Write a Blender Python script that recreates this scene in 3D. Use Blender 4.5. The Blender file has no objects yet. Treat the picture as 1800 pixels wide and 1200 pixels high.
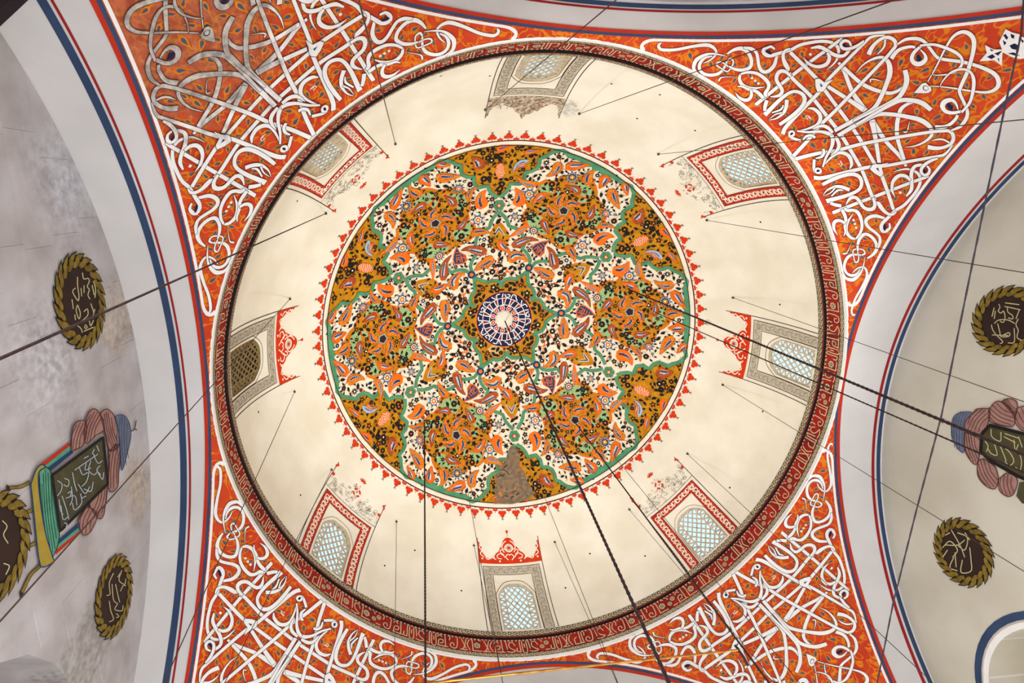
import bpy, bmesh, math, random
import numpy as np
from mathutils import Vector, Matrix
from mathutils.geometry import tessellate_polygon

random.seed(7)
pi = math.pi
sc = bpy.context.scene
COL = sc.collection

# ------------------------------------------------------------------ camera, world, exposure
R = 6.5                     # dome radius (m)
ZS = 12.6                   # height of the dome's springing above the floor
F = 974.8                   # focal length in pixels of an 1800 px wide frame
_a, _b = .1730, .2625
_ca, _sa, _cb, _sb = math.cos(_a), math.sin(_a), math.cos(_b), math.sin(_b)
M = np.array([[_ca, 0, _sa], [0, 1, 0], [-_sa, 0, _ca]]) @ np.array([[1, 0, 0], [0, _cb, _sb], [0, -_sb, _cb]])
CAM = np.array([-.4284 * R, -.6143 * R, -1.6873 * R])     # from the centre of the springing circle

cam = bpy.data.cameras.new('camera')
cam.sensor_fit = 'HORIZONTAL'
cam.sensor_width = 36
cam.lens = F / 1800 * 36
cam.clip_start = .05
camo = bpy.data.objects.new('camera', cam)
COL.objects.link(camo)
mx = Matrix.Identity(4)
for i in range(3):
    mx[i][0] = M[i, 0]
    mx[i][1] = -M[i, 1]
    mx[i][2] = -M[i, 2]
mx.translation = Vector((CAM[0], CAM[1], CAM[2] + ZS))
camo.matrix_world = mx
sc.camera = camo

w = bpy.data.worlds.new('sky')
sc.world = w
w.use_nodes = True
nt = w.node_tree
bg = nt.nodes['Background']
bg.inputs[0].default_value = (.52, .75, 1.0, 1)
bg.inputs[1].default_value = 1.5

sc.view_settings.view_transform = 'Standard'
sc.view_settings.look = 'None'
sc.view_settings.gamma = 1
sc.view_settings.use_curve_mapping = False
sc.view_settings.exposure = 0.08

LAMP_W = 85           # one unseen lamp, added at a wire end
UP_W = 6200           # unseen spot added on the floor to brighten the dome
DAY_W = 420           # daylight at one tall lower window
DAYS = {'left': 1., 'right': 1., 'back': 1.5, 'front': 1.5}

# ------------------------------------------------------------------ projection helpers (place paint on its real surface)
def ray(x, y):
    d = M @ np.array([x - 900., y - 600., F])
    return d / np.linalg.norm(d)

def proj(P):
    q = M.T @ (np.asarray(P, float) - CAM)
    return 900 + F * q[0] / q[2], 600 + F * q[1] / q[2]

def hit_sphere(x, y, zc, rad):
    d = ray(x, y)
    o = CAM - np.array([0, 0, zc])
    B = 2 * o @ d
    C = o @ o - rad * rad
    t = (-B + math.sqrt(max(B * B - 4 * C, 0))) / 2
    return CAM + d * t

def hit_plane(x, y, n, c):
    d = ray(x, y)
    n = np.asarray(n, float)
    return CAM + d * ((c - n @ CAM) / (n @ d))

def dome_px(x, y):
    P = hit_sphere(x, y, 0, R)
    return math.acos(max(-1, min(1, P[2] / R))), math.atan2(P[1], P[0])

def dome_pt(th, az, off=0.):
    r = R - off
    return (r * math.sin(th) * math.cos(az), r * math.sin(th) * math.sin(az), r * math.cos(th))

def elev_pt(az, el, off=0.):
    return dome_pt(pi / 2 - el, az, off)

ZC, RP = -8.0, 9.9          # sphere of the pendentives
def pend_px(x, y):
    P = hit_sphere(x, y, ZC, RP)
    return math.asin(max(-1, min(1, (P[2] - ZC) / RP))), math.atan2(P[1], P[0])

def pend_pt(be, az, off=0.):
    r = RP - off
    return (r * math.cos(be) * math.cos(az), r * math.cos(be) * math.sin(az), ZC + r * math.sin(be))

D = math.radians
SIDES = {'left': (D(184.4), 6.68), 'right': (D(.5), 6.61), 'back': (D(-88.1), 6.74), 'front': (D(94.3), 6.70)}

# ------------------------------------------------------------------ materials
def lin(c):
    o = []
    for v in c:
        v /= 255.
        o.append(v / 12.92 if v <= .04045 else ((v + .055) / 1.055) ** 2.4)
    return (*o, 1)

MATS = {}
def mat(name, rgb, rgb2=None, scale=3., mix=.5, rough=.75, detail=4., bump=0., bscale=40., ramp=(.35, .65), rand=0.):
    if name in MATS:
        return MATS[name]
    m = bpy.data.materials.new(name)
    m.use_nodes = True
    t = m.node_tree
    N, L = t.nodes, t.links
    p = N['Principled BSDF']
    p.inputs['Roughness'].default_value = rough
    p.inputs['Specular IOR Level'].default_value = .25
    tc = N.new('ShaderNodeTexCoord')
    if rgb2 is None:
        rgb2 = tuple(v * .86 for v in rgb)
    no = N.new('ShaderNodeTexNoise')
    no.inputs['Scale'].default_value = scale
    no.inputs['Detail'].default_value = detail
    L.new(tc.outputs['Object'], no.inputs['Vector'])
    rp = N.new('ShaderNodeValToRGB')
    rp.color_ramp.elements[0].position = ramp[0]
    rp.color_ramp.elements[1].position = ramp[1]
    c1 = lin(rgb)
    c2 = lin(rgb2)
    rp.color_ramp.elements[0].color = tuple(c1[i] * (1 - mix) + c2[i] * mix for i in range(3)) + (1,)
    rp.color_ramp.elements[1].color = c1
    L.new(no.outputs['Fac'], rp.inputs['Fac'])
    out = rp.outputs['Color']
    if rand:
        oi = N.new('ShaderNodeObjectInfo')
        mr = N.new('ShaderNodeMapRange')
        mr.inputs['To Min'].default_value = 1 - rand
        mr.inputs['To Max'].default_value = 1 + rand
        L.new(oi.outputs['Random'], mr.inputs['Value'])
        hv = N.new('ShaderNodeHueSaturation')
        L.new(mr.outputs['Result'], hv.inputs['Value'])
        L.new(out, hv.inputs['Color'])
        out = hv.outputs['Color']
    L.new(out, p.inputs['Base Color'])
    if bump:
        n2 = N.new('ShaderNodeTexNoise')
        n2.inputs['Scale'].default_value = bscale
        n2.inputs['Detail'].default_value = 6
        L.new(tc.outputs['Object'], n2.inputs['Vector'])
        bp = N.new('ShaderNodeBump')
        bp.inputs['Strength'].default_value = bump
        bp.inputs['Distance'].default_value = .02
        L.new(n2.outputs['Fac'], bp.inputs['Height'])
        L.new(bp.outputs['Normal'], p.inputs['Normal'])
    MATS[name] = m
    return m

def stain(m, center, radius, rgb, soft=.35, nscale=2.2, amount=.85):
    """a worn patch of its own outline round a point of the surface (object coordinates)"""
    t = m.node_tree
    N, L = t.nodes, t.links
    p = N['Principled BSDF']
    src = p.inputs['Base Color'].links[0].from_socket
    tc = N.new('ShaderNodeTexCoord')
    vs = N.new('ShaderNodeVectorMath')
    vs.operation = 'DISTANCE'
    vs.inputs[1].default_value = center
    L.new(tc.outputs['Object'], vs.inputs[0])
    no = N.new('ShaderNodeTexNoise')
    no.inputs['Scale'].default_value = nscale
    no.inputs['Detail'].default_value = 8
    no.inputs['Roughness'].default_value = .65
    L.new(tc.outputs['Object'], no.inputs['Vector'])
    ma = N.new('ShaderNodeMath')
    ma.operation = 'MULTIPLY_ADD'
    ma.inputs[1].default_value = radius * 1.5
    L.new(no.outputs['Fac'], ma.inputs[0])
    L.new(vs.outputs['Value'], ma.inputs[2])
    mr = N.new('ShaderNodeMapRange')
    mr.inputs['From Min'].default_value = radius * 1.7
    mr.inputs['From Max'].default_value = radius * (1.7 - soft)
    mr.inputs['To Min'].default_value = 0
    mr.inputs['To Max'].default_value = amount
    L.new(ma.outputs['Value'], mr.inputs['Value'])
    n2 = N.new('ShaderNodeTexNoise')
    n2.inputs['Scale'].default_value = 9
    n2.inputs['Detail'].default_value = 6
    L.new(tc.outputs['Object'], n2.inputs['Vector'])
    rp = N.new('ShaderNodeValToRGB')
    rp.color_ramp.elements[0].position = .35
    rp.color_ramp.elements[1].position = .65
    rp.color_ramp.elements[0].color = lin(tuple(v * .72 for v in rgb))
    rp.color_ramp.elements[1].color = lin(tuple(min(255, v * 1.15) for v in rgb))
    L.new(n2.outputs['Fac'], rp.inputs['Fac'])
    mm = N.new('ShaderNodeMix')
    mm.data_type = 'RGBA'
    L.new(mr.outputs['Result'], mm.inputs['Factor'])
    L.new(src, mm.inputs['A'])
    L.new(rp.outputs['Color'], mm.inputs['B'])
    L.new(mm.outputs['Result'], p.inputs['Base Color'])

plaster = mat('dome_plaster', (240, 235, 218), (224, 216, 194), scale=.9, mix=.8, bump=.08, bscale=14, detail=8)
white_pl = mat('white_plaster', (218, 216, 214), (200, 198, 196), scale=.7, mix=.7, bump=.08, bscale=10)
wall_r = mat('wall_plaster', (206, 201, 186), (190, 184, 166), scale=.8, mix=.8, bump=.06, bscale=12, detail=7)
stone = mat('grey_stone', (190, 186, 187), (158, 150, 148), scale=1.6, mix=.75, bump=.25, bscale=9, detail=9, rough=.85, rand=.05)
mortar = mat('mortar', (150, 143, 138), (122, 116, 110), scale=2, bump=.2)
cream = mat('cream_paint', (244, 236, 216), (226, 214, 190), scale=2)
amber = mat('amber_paint', (206, 142, 10), (172, 110, 8), scale=5, mix=.8, detail=6)
orange = mat('orange_paint', (240, 118, 22), (214, 92, 14), scale=14, mix=.9, detail=3)
lorange = mat('light_orange_paint', (236, 140, 30), (206, 96, 16), scale=20, mix=1, detail=3)
borange = mat('bright_orange_paint', (255, 118, 10), (235, 88, 8), scale=3)
brown = mat('russet_paint', (186, 88, 38), (146, 62, 26), scale=14, mix=.9)
green = mat('green_paint', (86, 154, 112), (66, 128, 92), scale=4, mix=.8)
lgreen = mat('pale_green_paint', (158, 190, 130), (138, 172, 112), scale=4)
navy = mat('navy_paint', (28, 64, 104), (18, 44, 78), scale=10)
ink = mat('black_paint', (20, 18, 20), (30, 26, 24), scale=10)
white = mat('white_paint', (240, 238, 234), (226, 224, 220), scale=3)
pblue = mat('pale_blue_paint', (176, 190, 206), (150, 166, 188), scale=10)
red = mat('red_paint', (212, 56, 10), (190, 42, 8), scale=4)
dred = mat('dark_red_paint', (112, 16, 18), (88, 10, 12), scale=4)
ring_red = mat('inscription_red', (166, 34, 20), (112, 20, 16), scale=3.2, mix=.95, detail=6)
ring_cream = mat('inscription_cream', (214, 202, 166), (190, 172, 132), scale=4, mix=.8)
slate = mat('slate_blue_paint', (52, 72, 104), (40, 56, 86), scale=2)
vred = mat('stripe_red_paint', (184, 46, 20), (164, 36, 16), scale=2)
thinred = mat('crimson_line_paint', (160, 30, 32), (134, 22, 26), scale=2)
dropblue = mat('drop_blue_paint', (66, 86, 112), (52, 70, 96), scale=6)
dropyel = mat('drop_yellow_paint', (226, 134, 14), (204, 104, 10), scale=5, mix=.9)
greyline = mat('grey_line_paint', (132, 124, 110), (156, 146, 128), scale=12)
bandgrey = mat('grey_band_paint', (206, 196, 172), (180, 170, 150), scale=22, mix=.9, detail=6)
ochre = mat('ochre_paint', (138, 114, 38), (100, 80, 22), scale=8, mix=.9, rand=.12)
dbrown = mat('dark_brown_paint', (50, 32, 25), (36, 23, 18), scale=4)
olive = mat('olive_paint', (78, 74, 46), (58, 54, 34), scale=4, mix=.8)
palegold = mat('pale_gold_paint', (196, 186, 140), (172, 160, 116), scale=6)
rose = mat('rose_brown_paint', (166, 126, 116), (140, 100, 92), scale=6, mix=.8)
rosed = mat('rose_line_paint', (84, 48, 46))
capblue = mat('cap_blue_paint', (104, 112, 132), (84, 92, 114), scale=8)
teal = mat('teal_paint', (86, 158, 128), (60, 126, 102), scale=5)
rope_m = mat('rope_brown', (58, 38, 34), (36, 24, 22), scale=30, mix=.9, rough=.9)
wire_m = mat('wire_dark', (72, 52, 46), (50, 36, 32), scale=30, rough=.6)
iron = mat('dark_iron', (34, 28, 28), (22, 18, 18), rough=.6)
brass = mat('brass_tube', (168, 116, 42), (120, 72, 22), scale=6, mix=.9, rough=.35)
brass.node_tree.nodes['Principled BSDF'].inputs['Metallic'].default_value = .6
slot_m = mat('near_black', (14, 11, 11), (20, 16, 14))  # near-black for the cornice ledge underside and the left window's backing board
navy_d = mat('deep_navy_paint', (24, 26, 72), (16, 18, 52), scale=8)
lattice_m = mat('gypsum_lattice', (206, 190, 160), (176, 158, 128), scale=9, mix=.8, bump=.1)
lattice_d = mat('dark_gypsum_lattice', (146, 124, 82), (108, 90, 58), scale=9, mix=.8, bump=.1)  # darker gypsum tone, left window only
wornm = mat('worn_paint', (150, 122, 92), (96, 88, 72), scale=9, mix=1, detail=9, ramp=(.3, .7))
sootcrest = mat('brown_worn_crest', (120, 96, 76), (204, 192, 166), scale=14, mix=1, detail=9, ramp=(.4, .62))
floor_m = mat('floor_carpet', (150, 108, 92), (126, 84, 70), scale=1.5)
pier_m = mat('pier_plaster', (214, 208, 198), (196, 190, 178), scale=1)
glow = mat('lamp_glass', (255, 240, 214))

# red ground with yellow scrolling foliage underpaint
def vein_mat(name):
    m = mat(name, (206, 70, 26), (188, 52, 22), scale=2.4, mix=.9, detail=3)
    t = m.node_tree
    N, L = t.nodes, t.links
    p = N['Principled BSDF']
    src = p.inputs['Base Color'].links[0].from_socket
    tc = N.new('ShaderNodeTexCoord')
    no = N.new('ShaderNodeTexNoise')
    no.inputs['Scale'].default_value = 4.6
    no.inputs['Detail'].default_value = 1.2
    no.inputs['Distortion'].default_value = .9
    L.new(tc.outputs['Object'], no.inputs['Vector'])
    sb = N.new('ShaderNodeMath')
    sb.operation = 'SUBTRACT'
    sb.inputs[1].default_value = .5
    L.new(no.outputs['Fac'], sb.inputs[0])
    ab = N.new('ShaderNodeMath')
    ab.operation = 'ABSOLUTE'
    L.new(sb.outputs[0], ab.inputs[0])
    mr = N.new('ShaderNodeMapRange')
    mr.inputs['From Min'].default_value = .012
    mr.inputs['From Max'].default_value = .05
    mr.inputs['To Min'].default_value = .92
    mr.inputs['To Max'].default_value = 0
    L.new(ab.outputs[0], mr.inputs['Value'])
    mm = N.new('ShaderNodeMix')
    mm.data_type = 'RGBA'
    mm.inputs['B'].default_value = lin((222, 128, 10))
    L.new(mr.outputs['Result'], mm.inputs['Factor'])
    L.new(src, mm.inputs['A'])
    L.new(mm.outputs['Result'], p.inputs['Base Color'])
    return m
ground_red = vein_mat('pendentive_red')

# ------------------------------------------------------------------ 2D shapes
class Sh:
    """polygons in a flat drawing space, each with a paint slot and a layer"""
    def __init__(self, grid=12.):
        self.polys = []      # (verts2d, faces, slot, layer)
        self.grid = grid     # longest piece before a polygon is cut up to follow a curved surface

    def poly(self, pts, slot, layer, grid=None):
        grid = self.grid if grid is None else grid
        pts = [tuple(p[:2]) for p in pts]
        if len(pts) < 3:
            return
        tris = tessellate_polygon([[Vector((x, y, 0)) for x, y in pts]])
        xs = [p[0] for p in pts]
        ys = [p[1] for p in pts]
        if grid and max(max(xs) - min(xs), max(ys) - min(ys)) > grid * 1.3:
            bm = bmesh.new()
            vs = [bm.verts.new((x, y, 0)) for x, y in pts]
            for t in tris:
                try:
                    bm.faces.new([vs[i] for i in t])
                except ValueError:
                    pass
            x = math.floor(min(xs) / grid) * grid + grid
            while x < max(xs):
                bmesh.ops.bisect_plane(bm, geom=bm.verts[:] + bm.edges[:] + bm.faces[:], plane_co=(x, 0, 0), plane_no=(1, 0, 0))
                x += grid
            y = math.floor(min(ys) / grid) * grid + grid
            while y < max(ys):
                bmesh.ops.bisect_plane(bm, geom=bm.verts[:] + bm.edges[:] + bm.faces[:], plane_co=(0, y, 0), plane_no=(0, 1, 0))
                y += grid
            bm.verts.index_update()
            v = [(q.co.x, q.co.y) for q in bm.verts]
            f = [[q.index for q in g.verts] for g in bm.faces]
            bm.free()
            self.polys.append((v, f, slot, layer))
        else:
            self.polys.append((pts, [list(t) for t in tris], slot, layer))

    def ribbon(self, path, slot, layer, width=None, grow=0., smooth=True, step=2.6, ext=0.):
        P = spline(path, step) if smooth else dense(path, step)
        W = [(width if width is not None else p[2]) / 2. + grow for p in P]
        n = len(P)
        v, f = [], []
        for i in range(n):
            a, b = P[max(i - 1, 0)], P[min(i + 1, n - 1)]
            dx, dy = b[0] - a[0], b[1] - a[1]
            l = math.hypot(dx, dy) or 1.
            dx, dy = dx / l, dy / l
            x, y = P[i][0], P[i][1]
            if i == 0:
                x -= dx * ext
                y -= dy * ext
            if i == n - 1:
                x += dx * ext
                y += dy * ext
            v.append((x - dy * W[i], y + dx * W[i]))
            v.append((x + dy * W[i], y - dx * W[i]))
        for i in range(n - 1):
            f.append([2 * i, 2 * i + 1, 2 * i + 3, 2 * i + 2])
        self.polys.append((v, f, slot, layer))

    def disc(self, x, y, r, slot, layer, n=10, ry=None, rot=0.):
        ry = ry or r
        c, s = math.cos(rot), math.sin(rot)
        pts = []
        for k in range(n):
            t = 2 * pi * k / n
            px, py = r * math.cos(t), ry * math.sin(t)
            pts.append((x + px * c - py * s, y + px * s + py * c))
        self.poly(pts, slot, layer)

    def star(self, x, y, r, ri, n, slot, layer, rot=0.):
        pts = []
        for k in range(2 * n):
            t = rot + pi * k / n
            q = r if k % 2 == 0 else ri
            pts.append((x + q * math.cos(t), y + q * math.sin(t)))
        self.poly(pts, slot, layer)

def spline(path, step):
    path = [tuple(p) if len(p) > 2 else (p[0], p[1], 1.) for p in path]
    if len(path) < 3:
        return dense(path, step)
    A = np.array(path, float)
    A = np.vstack([2 * A[0] - A[1], A, 2 * A[-1] - A[-2]])
    A[0, 2], A[-1, 2] = A[1, 2], A[-2, 2]
    out = []
    for i in range(1, len(A) - 2):
        p0, p1, p2, p3 = A[i - 1], A[i], A[i + 1], A[i + 2]
        n = max(2, int(math.hypot(*(p2 - p1)[:2]) / step))
        for k in range(n):
            t = k / n
            q = .5 * ((2 * p1) + (-p0 + p2) * t + (2 * p0 - 5 * p1 + 4 * p2 - p3) * t * t + (-p0 + 3 * p1 - 3 * p2 + p3) * t ** 3)
            q[2] = p1[2] * (1 - t) + p2[2] * t
            out.append(tuple(q))
    out.append(tuple(A[-2]))
    return out

def dense(path, step):
    path = [tuple(p) if len(p) > 2 else (p[0], p[1], 1.) for p in path]
    out = []
    for a, b in zip(path[:-1], path[1:]):
        n = max(1, int(math.hypot(b[0] - a[0], b[1] - a[1]) / step))
        for k in range(n):
            t = k / n
            out.append(tuple(a[i] * (1 - t) + b[i] * t for i in range(3)))
    out.append(path[-1])
    return out

# ------------------------------------------------------------------ object helpers
def put(name, me, parent=None, rotz=0., loc=None):
    o = bpy.data.objects.new(name, me)
    COL.objects.link(o)
    if parent is not None:
        o.parent = parent
    else:
        o.location = (0, 0, ZS)
    if loc is not None:
        o.location = loc
    o.rotation_euler[2] = rotz
    return o

def tag(o, label=None, cat=None, group=None, kind=None):
    if label:
        o['label'] = label
    if cat:
        o['category'] = cat
    if group:
        o['group'] = group
    if kind:
        o['kind'] = kind
    return o

def empty(name, loc=(0, 0, ZS)):
    o = bpy.data.objects.new(name, None)
    COL.objects.link(o)
    o.location = loc
    o.empty_display_size = .2
    return o

def mesh(name, verts, faces, mats, fm=None, smooth=False):
    me = bpy.data.meshes.new(name)
    me.from_pydata(verts, [], faces)
    for m in mats:
        me.materials.append(m)
    if fm is not None:
        me.polygons.foreach_set('material_index', fm)
    if smooth:
        me.polygons.foreach_set('use_smooth', [True] * len(me.polygons))
    me.update()
    return me

def sh_mesh(name, sh, fn, base=.006, step=.0025):
    """fn(x, y, off) -> 3D point on the painted surface"""
    V, Fc, fm, mats = [], [], [], []
    for v, f, slot, layer in sh.polys:
        if slot not in mats:
            mats.append(slot)
        k = len(V)
        off = base + step * layer
        for x, y in v:
            V.append(fn(x, y, off))
        mi = mats.index(slot)
        for q in f:
            Fc.append([i + k for i in q])
            fm.append(mi)
    return mesh(name, V, Fc, mats, fm)

def tube_mesh(name, pts, rad, m, seg=6):
    V, Fc = [], []
    n = len(pts)
    for i in range(n):
        a, b = Vector(pts[max(i - 1, 0)]), Vector(pts[min(i + 1, n - 1)])
        d = (b - a).normalized()
        u = d.orthogonal().normalized()
        v = d.cross(u)
        if i:
            # keep the frame steady
            u = (pu - d * pu.dot(d)).normalized()
            v = d.cross(u)
        pu = u
        r = rad[i] if isinstance(rad, (list, tuple)) else rad
        for k in range(seg):
            t = 2 * pi * k / seg
            V.append(tuple(Vector(pts[i]) + u * (r * math.cos(t)) + v * (r * math.sin(t))))
    for i in range(n - 1):
        for k in range(seg):
            Fc.append([i * seg + k, i * seg + (k + 1) % seg, (i + 1) * seg + (k + 1) % seg, (i + 1) * seg + k])
    Fc.append(list(range(seg)))
    Fc.append(list(range((n - 1) * seg, n * seg)))
    return mesh(name, V, Fc, [m], None, True)

def box_mesh(name, x0, x1, y0, y1, z0, z1, m):
    V = [(x, y, z) for x in (x0, x1) for y in (y0, y1) for z in (z0, z1)]
    Fc = [[0, 1, 3, 2], [4, 6, 7, 5], [0, 4, 5, 1], [2, 3, 7, 6], [0, 2, 6, 4], [1, 5, 7, 3]]
    return mesh(name, V, Fc, [m])

def revolve(name, prof, m, seg=192, smooth=True, fm=None, mats=None):
    """prof: list of (r, z)"""
    V, Fc, mi = [], [], []
    n = len(prof)
    for k in range(seg):
        t = 2 * pi * k / seg
        for r, z in prof:
            V.append((r * math.cos(t), r * math.sin(t), z))
    for k in range(seg):
        k2 = (k + 1) % seg
        for i in range(n - 1):
            Fc.append([k * n + i, k2 * n + i, k2 * n + i + 1, k * n + i + 1])
            mi.append(fm[i] if fm else 0)
    return mesh(name, V, Fc, mats or [m], mi, smooth)

# ------------------------------------------------------------------ the setting: dome with eight window openings
WIN = [(-91.0, 'back'), (-44.2, 'ur'), (.9, 'right'), (47.2, 'lr'), (94.8, 'front'), (141.0, 'll'), (184.4, 'left'), (226.7, 'ul')]
EL_TOP = D(31.)
def wx(x, el, az0):
    return az0 + x / (R * math.cos(el))

def arch_outline(hw, e0, e1, ep, n=6):
    """opening in (metres, elevation in degrees): straight jambs, a slightly pointed head"""
    pts = [(-hw, e0), (-hw, e1)]
    for k in range(1, n + 1):
        t = k / n
        pts.append((-hw * (1 - t) ** .62, e1 + (ep - e1) * math.sin(t * pi / 2) ** 1.05))
    for k in range(n - 1, -1, -1):
        t = k / n
        pts.append((hw * (1 - t) ** .62, e1 + (ep - e1) * math.sin(t * pi / 2) ** 1.05))
    pts.append((hw, e0))
    return pts

OPEN = arch_outline(.47, 2.2, 12.0, 14.9)
V, Fc = [], []
bm = bmesh.new()
azs = [D(a) for a, _ in WIN]
azs_s = sorted(a % (2 * pi) for a in azs)
mids = []
for i in range(8):
    a, b = azs_s[i], azs_s[(i + 1) % 8]
    if b < a:
        b += 2 * pi
    mids.append((a + b) / 2)
for i in range(8):
    a0 = mids[i - 1] if i else mids[-1] - 2 * pi
    a1 = mids[i]
    az0 = azs_s[i]
    outer = [(a0, 0.), (a1, 0.), (a1, EL_TOP), (a0, EL_TOP)]
    hole = [(wx(x, D(e), az0), D(e)) for x, e in OPEN]
    tr = tessellate_polygon([[Vector((x, y, 0)) for x, y in outer], [Vector((x, y, 0)) for x, y in hole]])
    pts = outer + hole
    b2 = bmesh.new()
    vs = [b2.verts.new((x, y, 0)) for x, y in pts]
    for t in tr:
        b2.faces.new([vs[j] for j in t])
    st = 2 * pi / 192
    k = math.ceil(a0 / st + 1e-6)
    while k * st < a1 - 1e-6:
        bmesh.ops.bisect_plane(b2, geom=b2.verts[:] + b2.edges[:] + b2.faces[:], plane_co=(k * st, 0, 0), plane_no=(1, 0, 0))
        k += 1
    for k in range(1, 18):
        bmesh.ops.bisect_plane(b2, geom=b2.verts[:] + b2.edges[:] + b2.faces[:], plane_co=(0, EL_TOP * k / 18, 0), plane_no=(0, 1, 0))
    b2.verts.index_update()
    o = len(V)
    for v in b2.verts:
        V.append(elev_pt(v.co.x, v.co.y))
    for f in b2.faces:
        Fc.append([v.index + o for v in f.verts])
    b2.free()
# upper cap
SEG, NR = 192, 36
o = len(V)
for j in range(NR):
    el = EL_TOP + (pi / 2 - EL_TOP) * j / NR
    for k in range(SEG):
        V.append(elev_pt(2 * pi * k / SEG, el))
V.append((0, 0, R))
for j in range(NR - 1):
    for k in range(SEG):
        k2 = (k + 1) % SEG
        Fc.append([o + j * SEG + k, o + j * SEG + k2, o + (j + 1) * SEG + k2, o + (j + 1) * SEG + k])
for k in range(SEG):
    Fc.append([o + (NR - 1) * SEG + k, o + (NR - 1) * SEG + (k + 1) % SEG, len(V) - 1])
stain(plaster, dome_pt(*dome_px(1245, 566)), .12, (176, 160, 140), amount=.5)
stain(plaster, dome_pt(*dome_px(1000, 190)), .35, (206, 204, 196), amount=.6)
ceiling = tag(put('ceiling', mesh('ceiling', V, Fc, [plaster], None, True)), 'cream plastered dome with eight small windows round its foot', None, None, 'structure')

# small dark peg holes in the plaster
hole_me = {}
sh = Sh()
sh.disc(0, 0, 1, ink, 0, 8)
for i, (x, y) in enumerate([(1120, 208), (1075, 147), (1222, 229), (1337, 390), (1371, 535), (1341, 723), (1283, 857), (1037, 973), (1134, 977), (994, 1033), (729, 967), (676, 994), (811, 1038), (528, 870), (454, 724), (522, 353), (775, 133), (861, 133), (512, 590), (1160, 166), (610, 225)]):
    th, az = dome_px(x, y)
    def fn(u, v, off, th=th, az=az):
        return dome_pt(th + v * .026 / R, az + u * .026 / (R * math.sin(th)), off)
    put('peg_hole', sh_mesh('peg_hole', sh, fn), ceiling)

# ------------------------------------------------------------------ cornice ring: inscription band between two scroll borders
trim = tag(put('trim_1', revolve('cornice_body', [(6.60, -.62), (6.575, -.60), (6.565, -.53), (6.56, -.42), (6.53, -.04), (6.535, -.028), (6.478, -.026), (6.476, .012), (6.478, .016), (6.484, .175), (6.50, .185)],
    None, 192, False, [0, 0, 1, 2, 3, 3, 4, 4, 1, 1], [white, ring_cream, ring_red, slot_m, dred])),
    'dark red inscription band circling the foot of the dome', None, None, 'structure')

def cone_pt(s, h, off):
    """s metres along the ring, h 0 (lower edge) .. 1 (upper edge) of the red band"""
    r = 6.56 + (6.53 - 6.56) * h - off
    z = -.42 + (.375) * h
    t = s / 6.54
    return (r * math.cos(t), r * math.sin(t), z)

def glyph(k):
    s = Sh()
    W = .022
    def rb(p, w=W):
        # h is stored in metres of band height (.375) while drawing
        s.ribbon([(x, y * .375, w) for x, y in p], ring_cream, 0, smooth=len(p) > 2, step=.03)
    def ros(x, y, r):
        s.disc(x, y * .375, r, ring_cream, 0, 12)
        s.disc(x, y * .375, r * .55, ink, 1, 6)
        s.disc(x, y * .375, r * .3, ring_cream, 2, 6)
        for q in range(6):
            s.disc(x + r * .78 * math.cos(q * pi / 3), y * .375 + r * .78 * math.sin(q * pi / 3), r * .14, ink, 1, 5)
    if k == 0:
        rb([(.0, .12), (.0, .9)]); rb([(.06, .12), (.06, .92)]); rb([(-.03, .12), (.2, .12)]); rb([(.2, .1), (.2, .5), (.13, .62)])
    elif k == 1:
        rb([(.02, .9), (.03, .4), (.06, .14), (.14, .1), (.2, .22), (.19, .42), (.12, .44), (.11, .26)]); rb([(.22, .6), (.2, .9)])
    elif k == 2:
        ros(.1, .5, .078); rb([(-.01, .1), (.22, .1)]); rb([(.21, .1), (.21, .9)]); rb([(.0, .85), (.06, .95)])
    elif k == 3:
        rb([(.0, .1), (.06, .5), (.0, .9)]); rb([(.08, .9), (.14, .3), (.2, .1)]); rb([(.2, .9), (.1, .2)]); rb([(.06, .1), (.24, .1)])
    elif k == 4:
        rb([(-.02, .1), (.24, .1)]); rb([(.04, .1), (.05, .92)]); rb([(.22, .1), (.2, .5), (.1, .55), (.12, .3), (.18, .3)]); rb([(.12, .75), (.18, .88), (.24, .72)])
    elif k == 5:
        rb([(.0, .55), (.05, .8), (.13, .78), (.15, .5), (.08, .3), (.0, .2), (.1, .08), (.22, .14)]); rb([(.2, .3), (.22, .92)])
    elif k == 6:
        ros(.06, .62, .06); ros(.18, .38, .055); rb([(.0, .12), (.12, .12)]); rb([(.16, .72), (.2, .92)])
    else:
        rb([(.0, .92), (.0, .1), (.1, .1), (.1, .92)]); rb([(.16, .1), (.16, .92)]); rb([(.16, .1), (.24, .14), (.24, .4)]); rb([(.05, .4), (.05, .7)])
    # ragged scallops on the upper edge
    for q in range(3):
        x = .02 + .09 * q
        s.poly([(x, .375), (x + .03, .335 - .012 * (k % 3)), (x + .06, .375)], ring_cream, 0, 0)
    return sh_mesh('kufic_letter', s, lambda x, y, off: cone_pt(x, y / .375, off), .004, .002)

GL = [glyph(k) for k in range(8)]
NG = 148
last = -1
for i in range(NG):
    k = random.randrange(8)
    while k == last:
        k = random.randrange(8)
    last = k
    put('kufic_letter', GL[k], trim, 2 * pi * i / NG)
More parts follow.
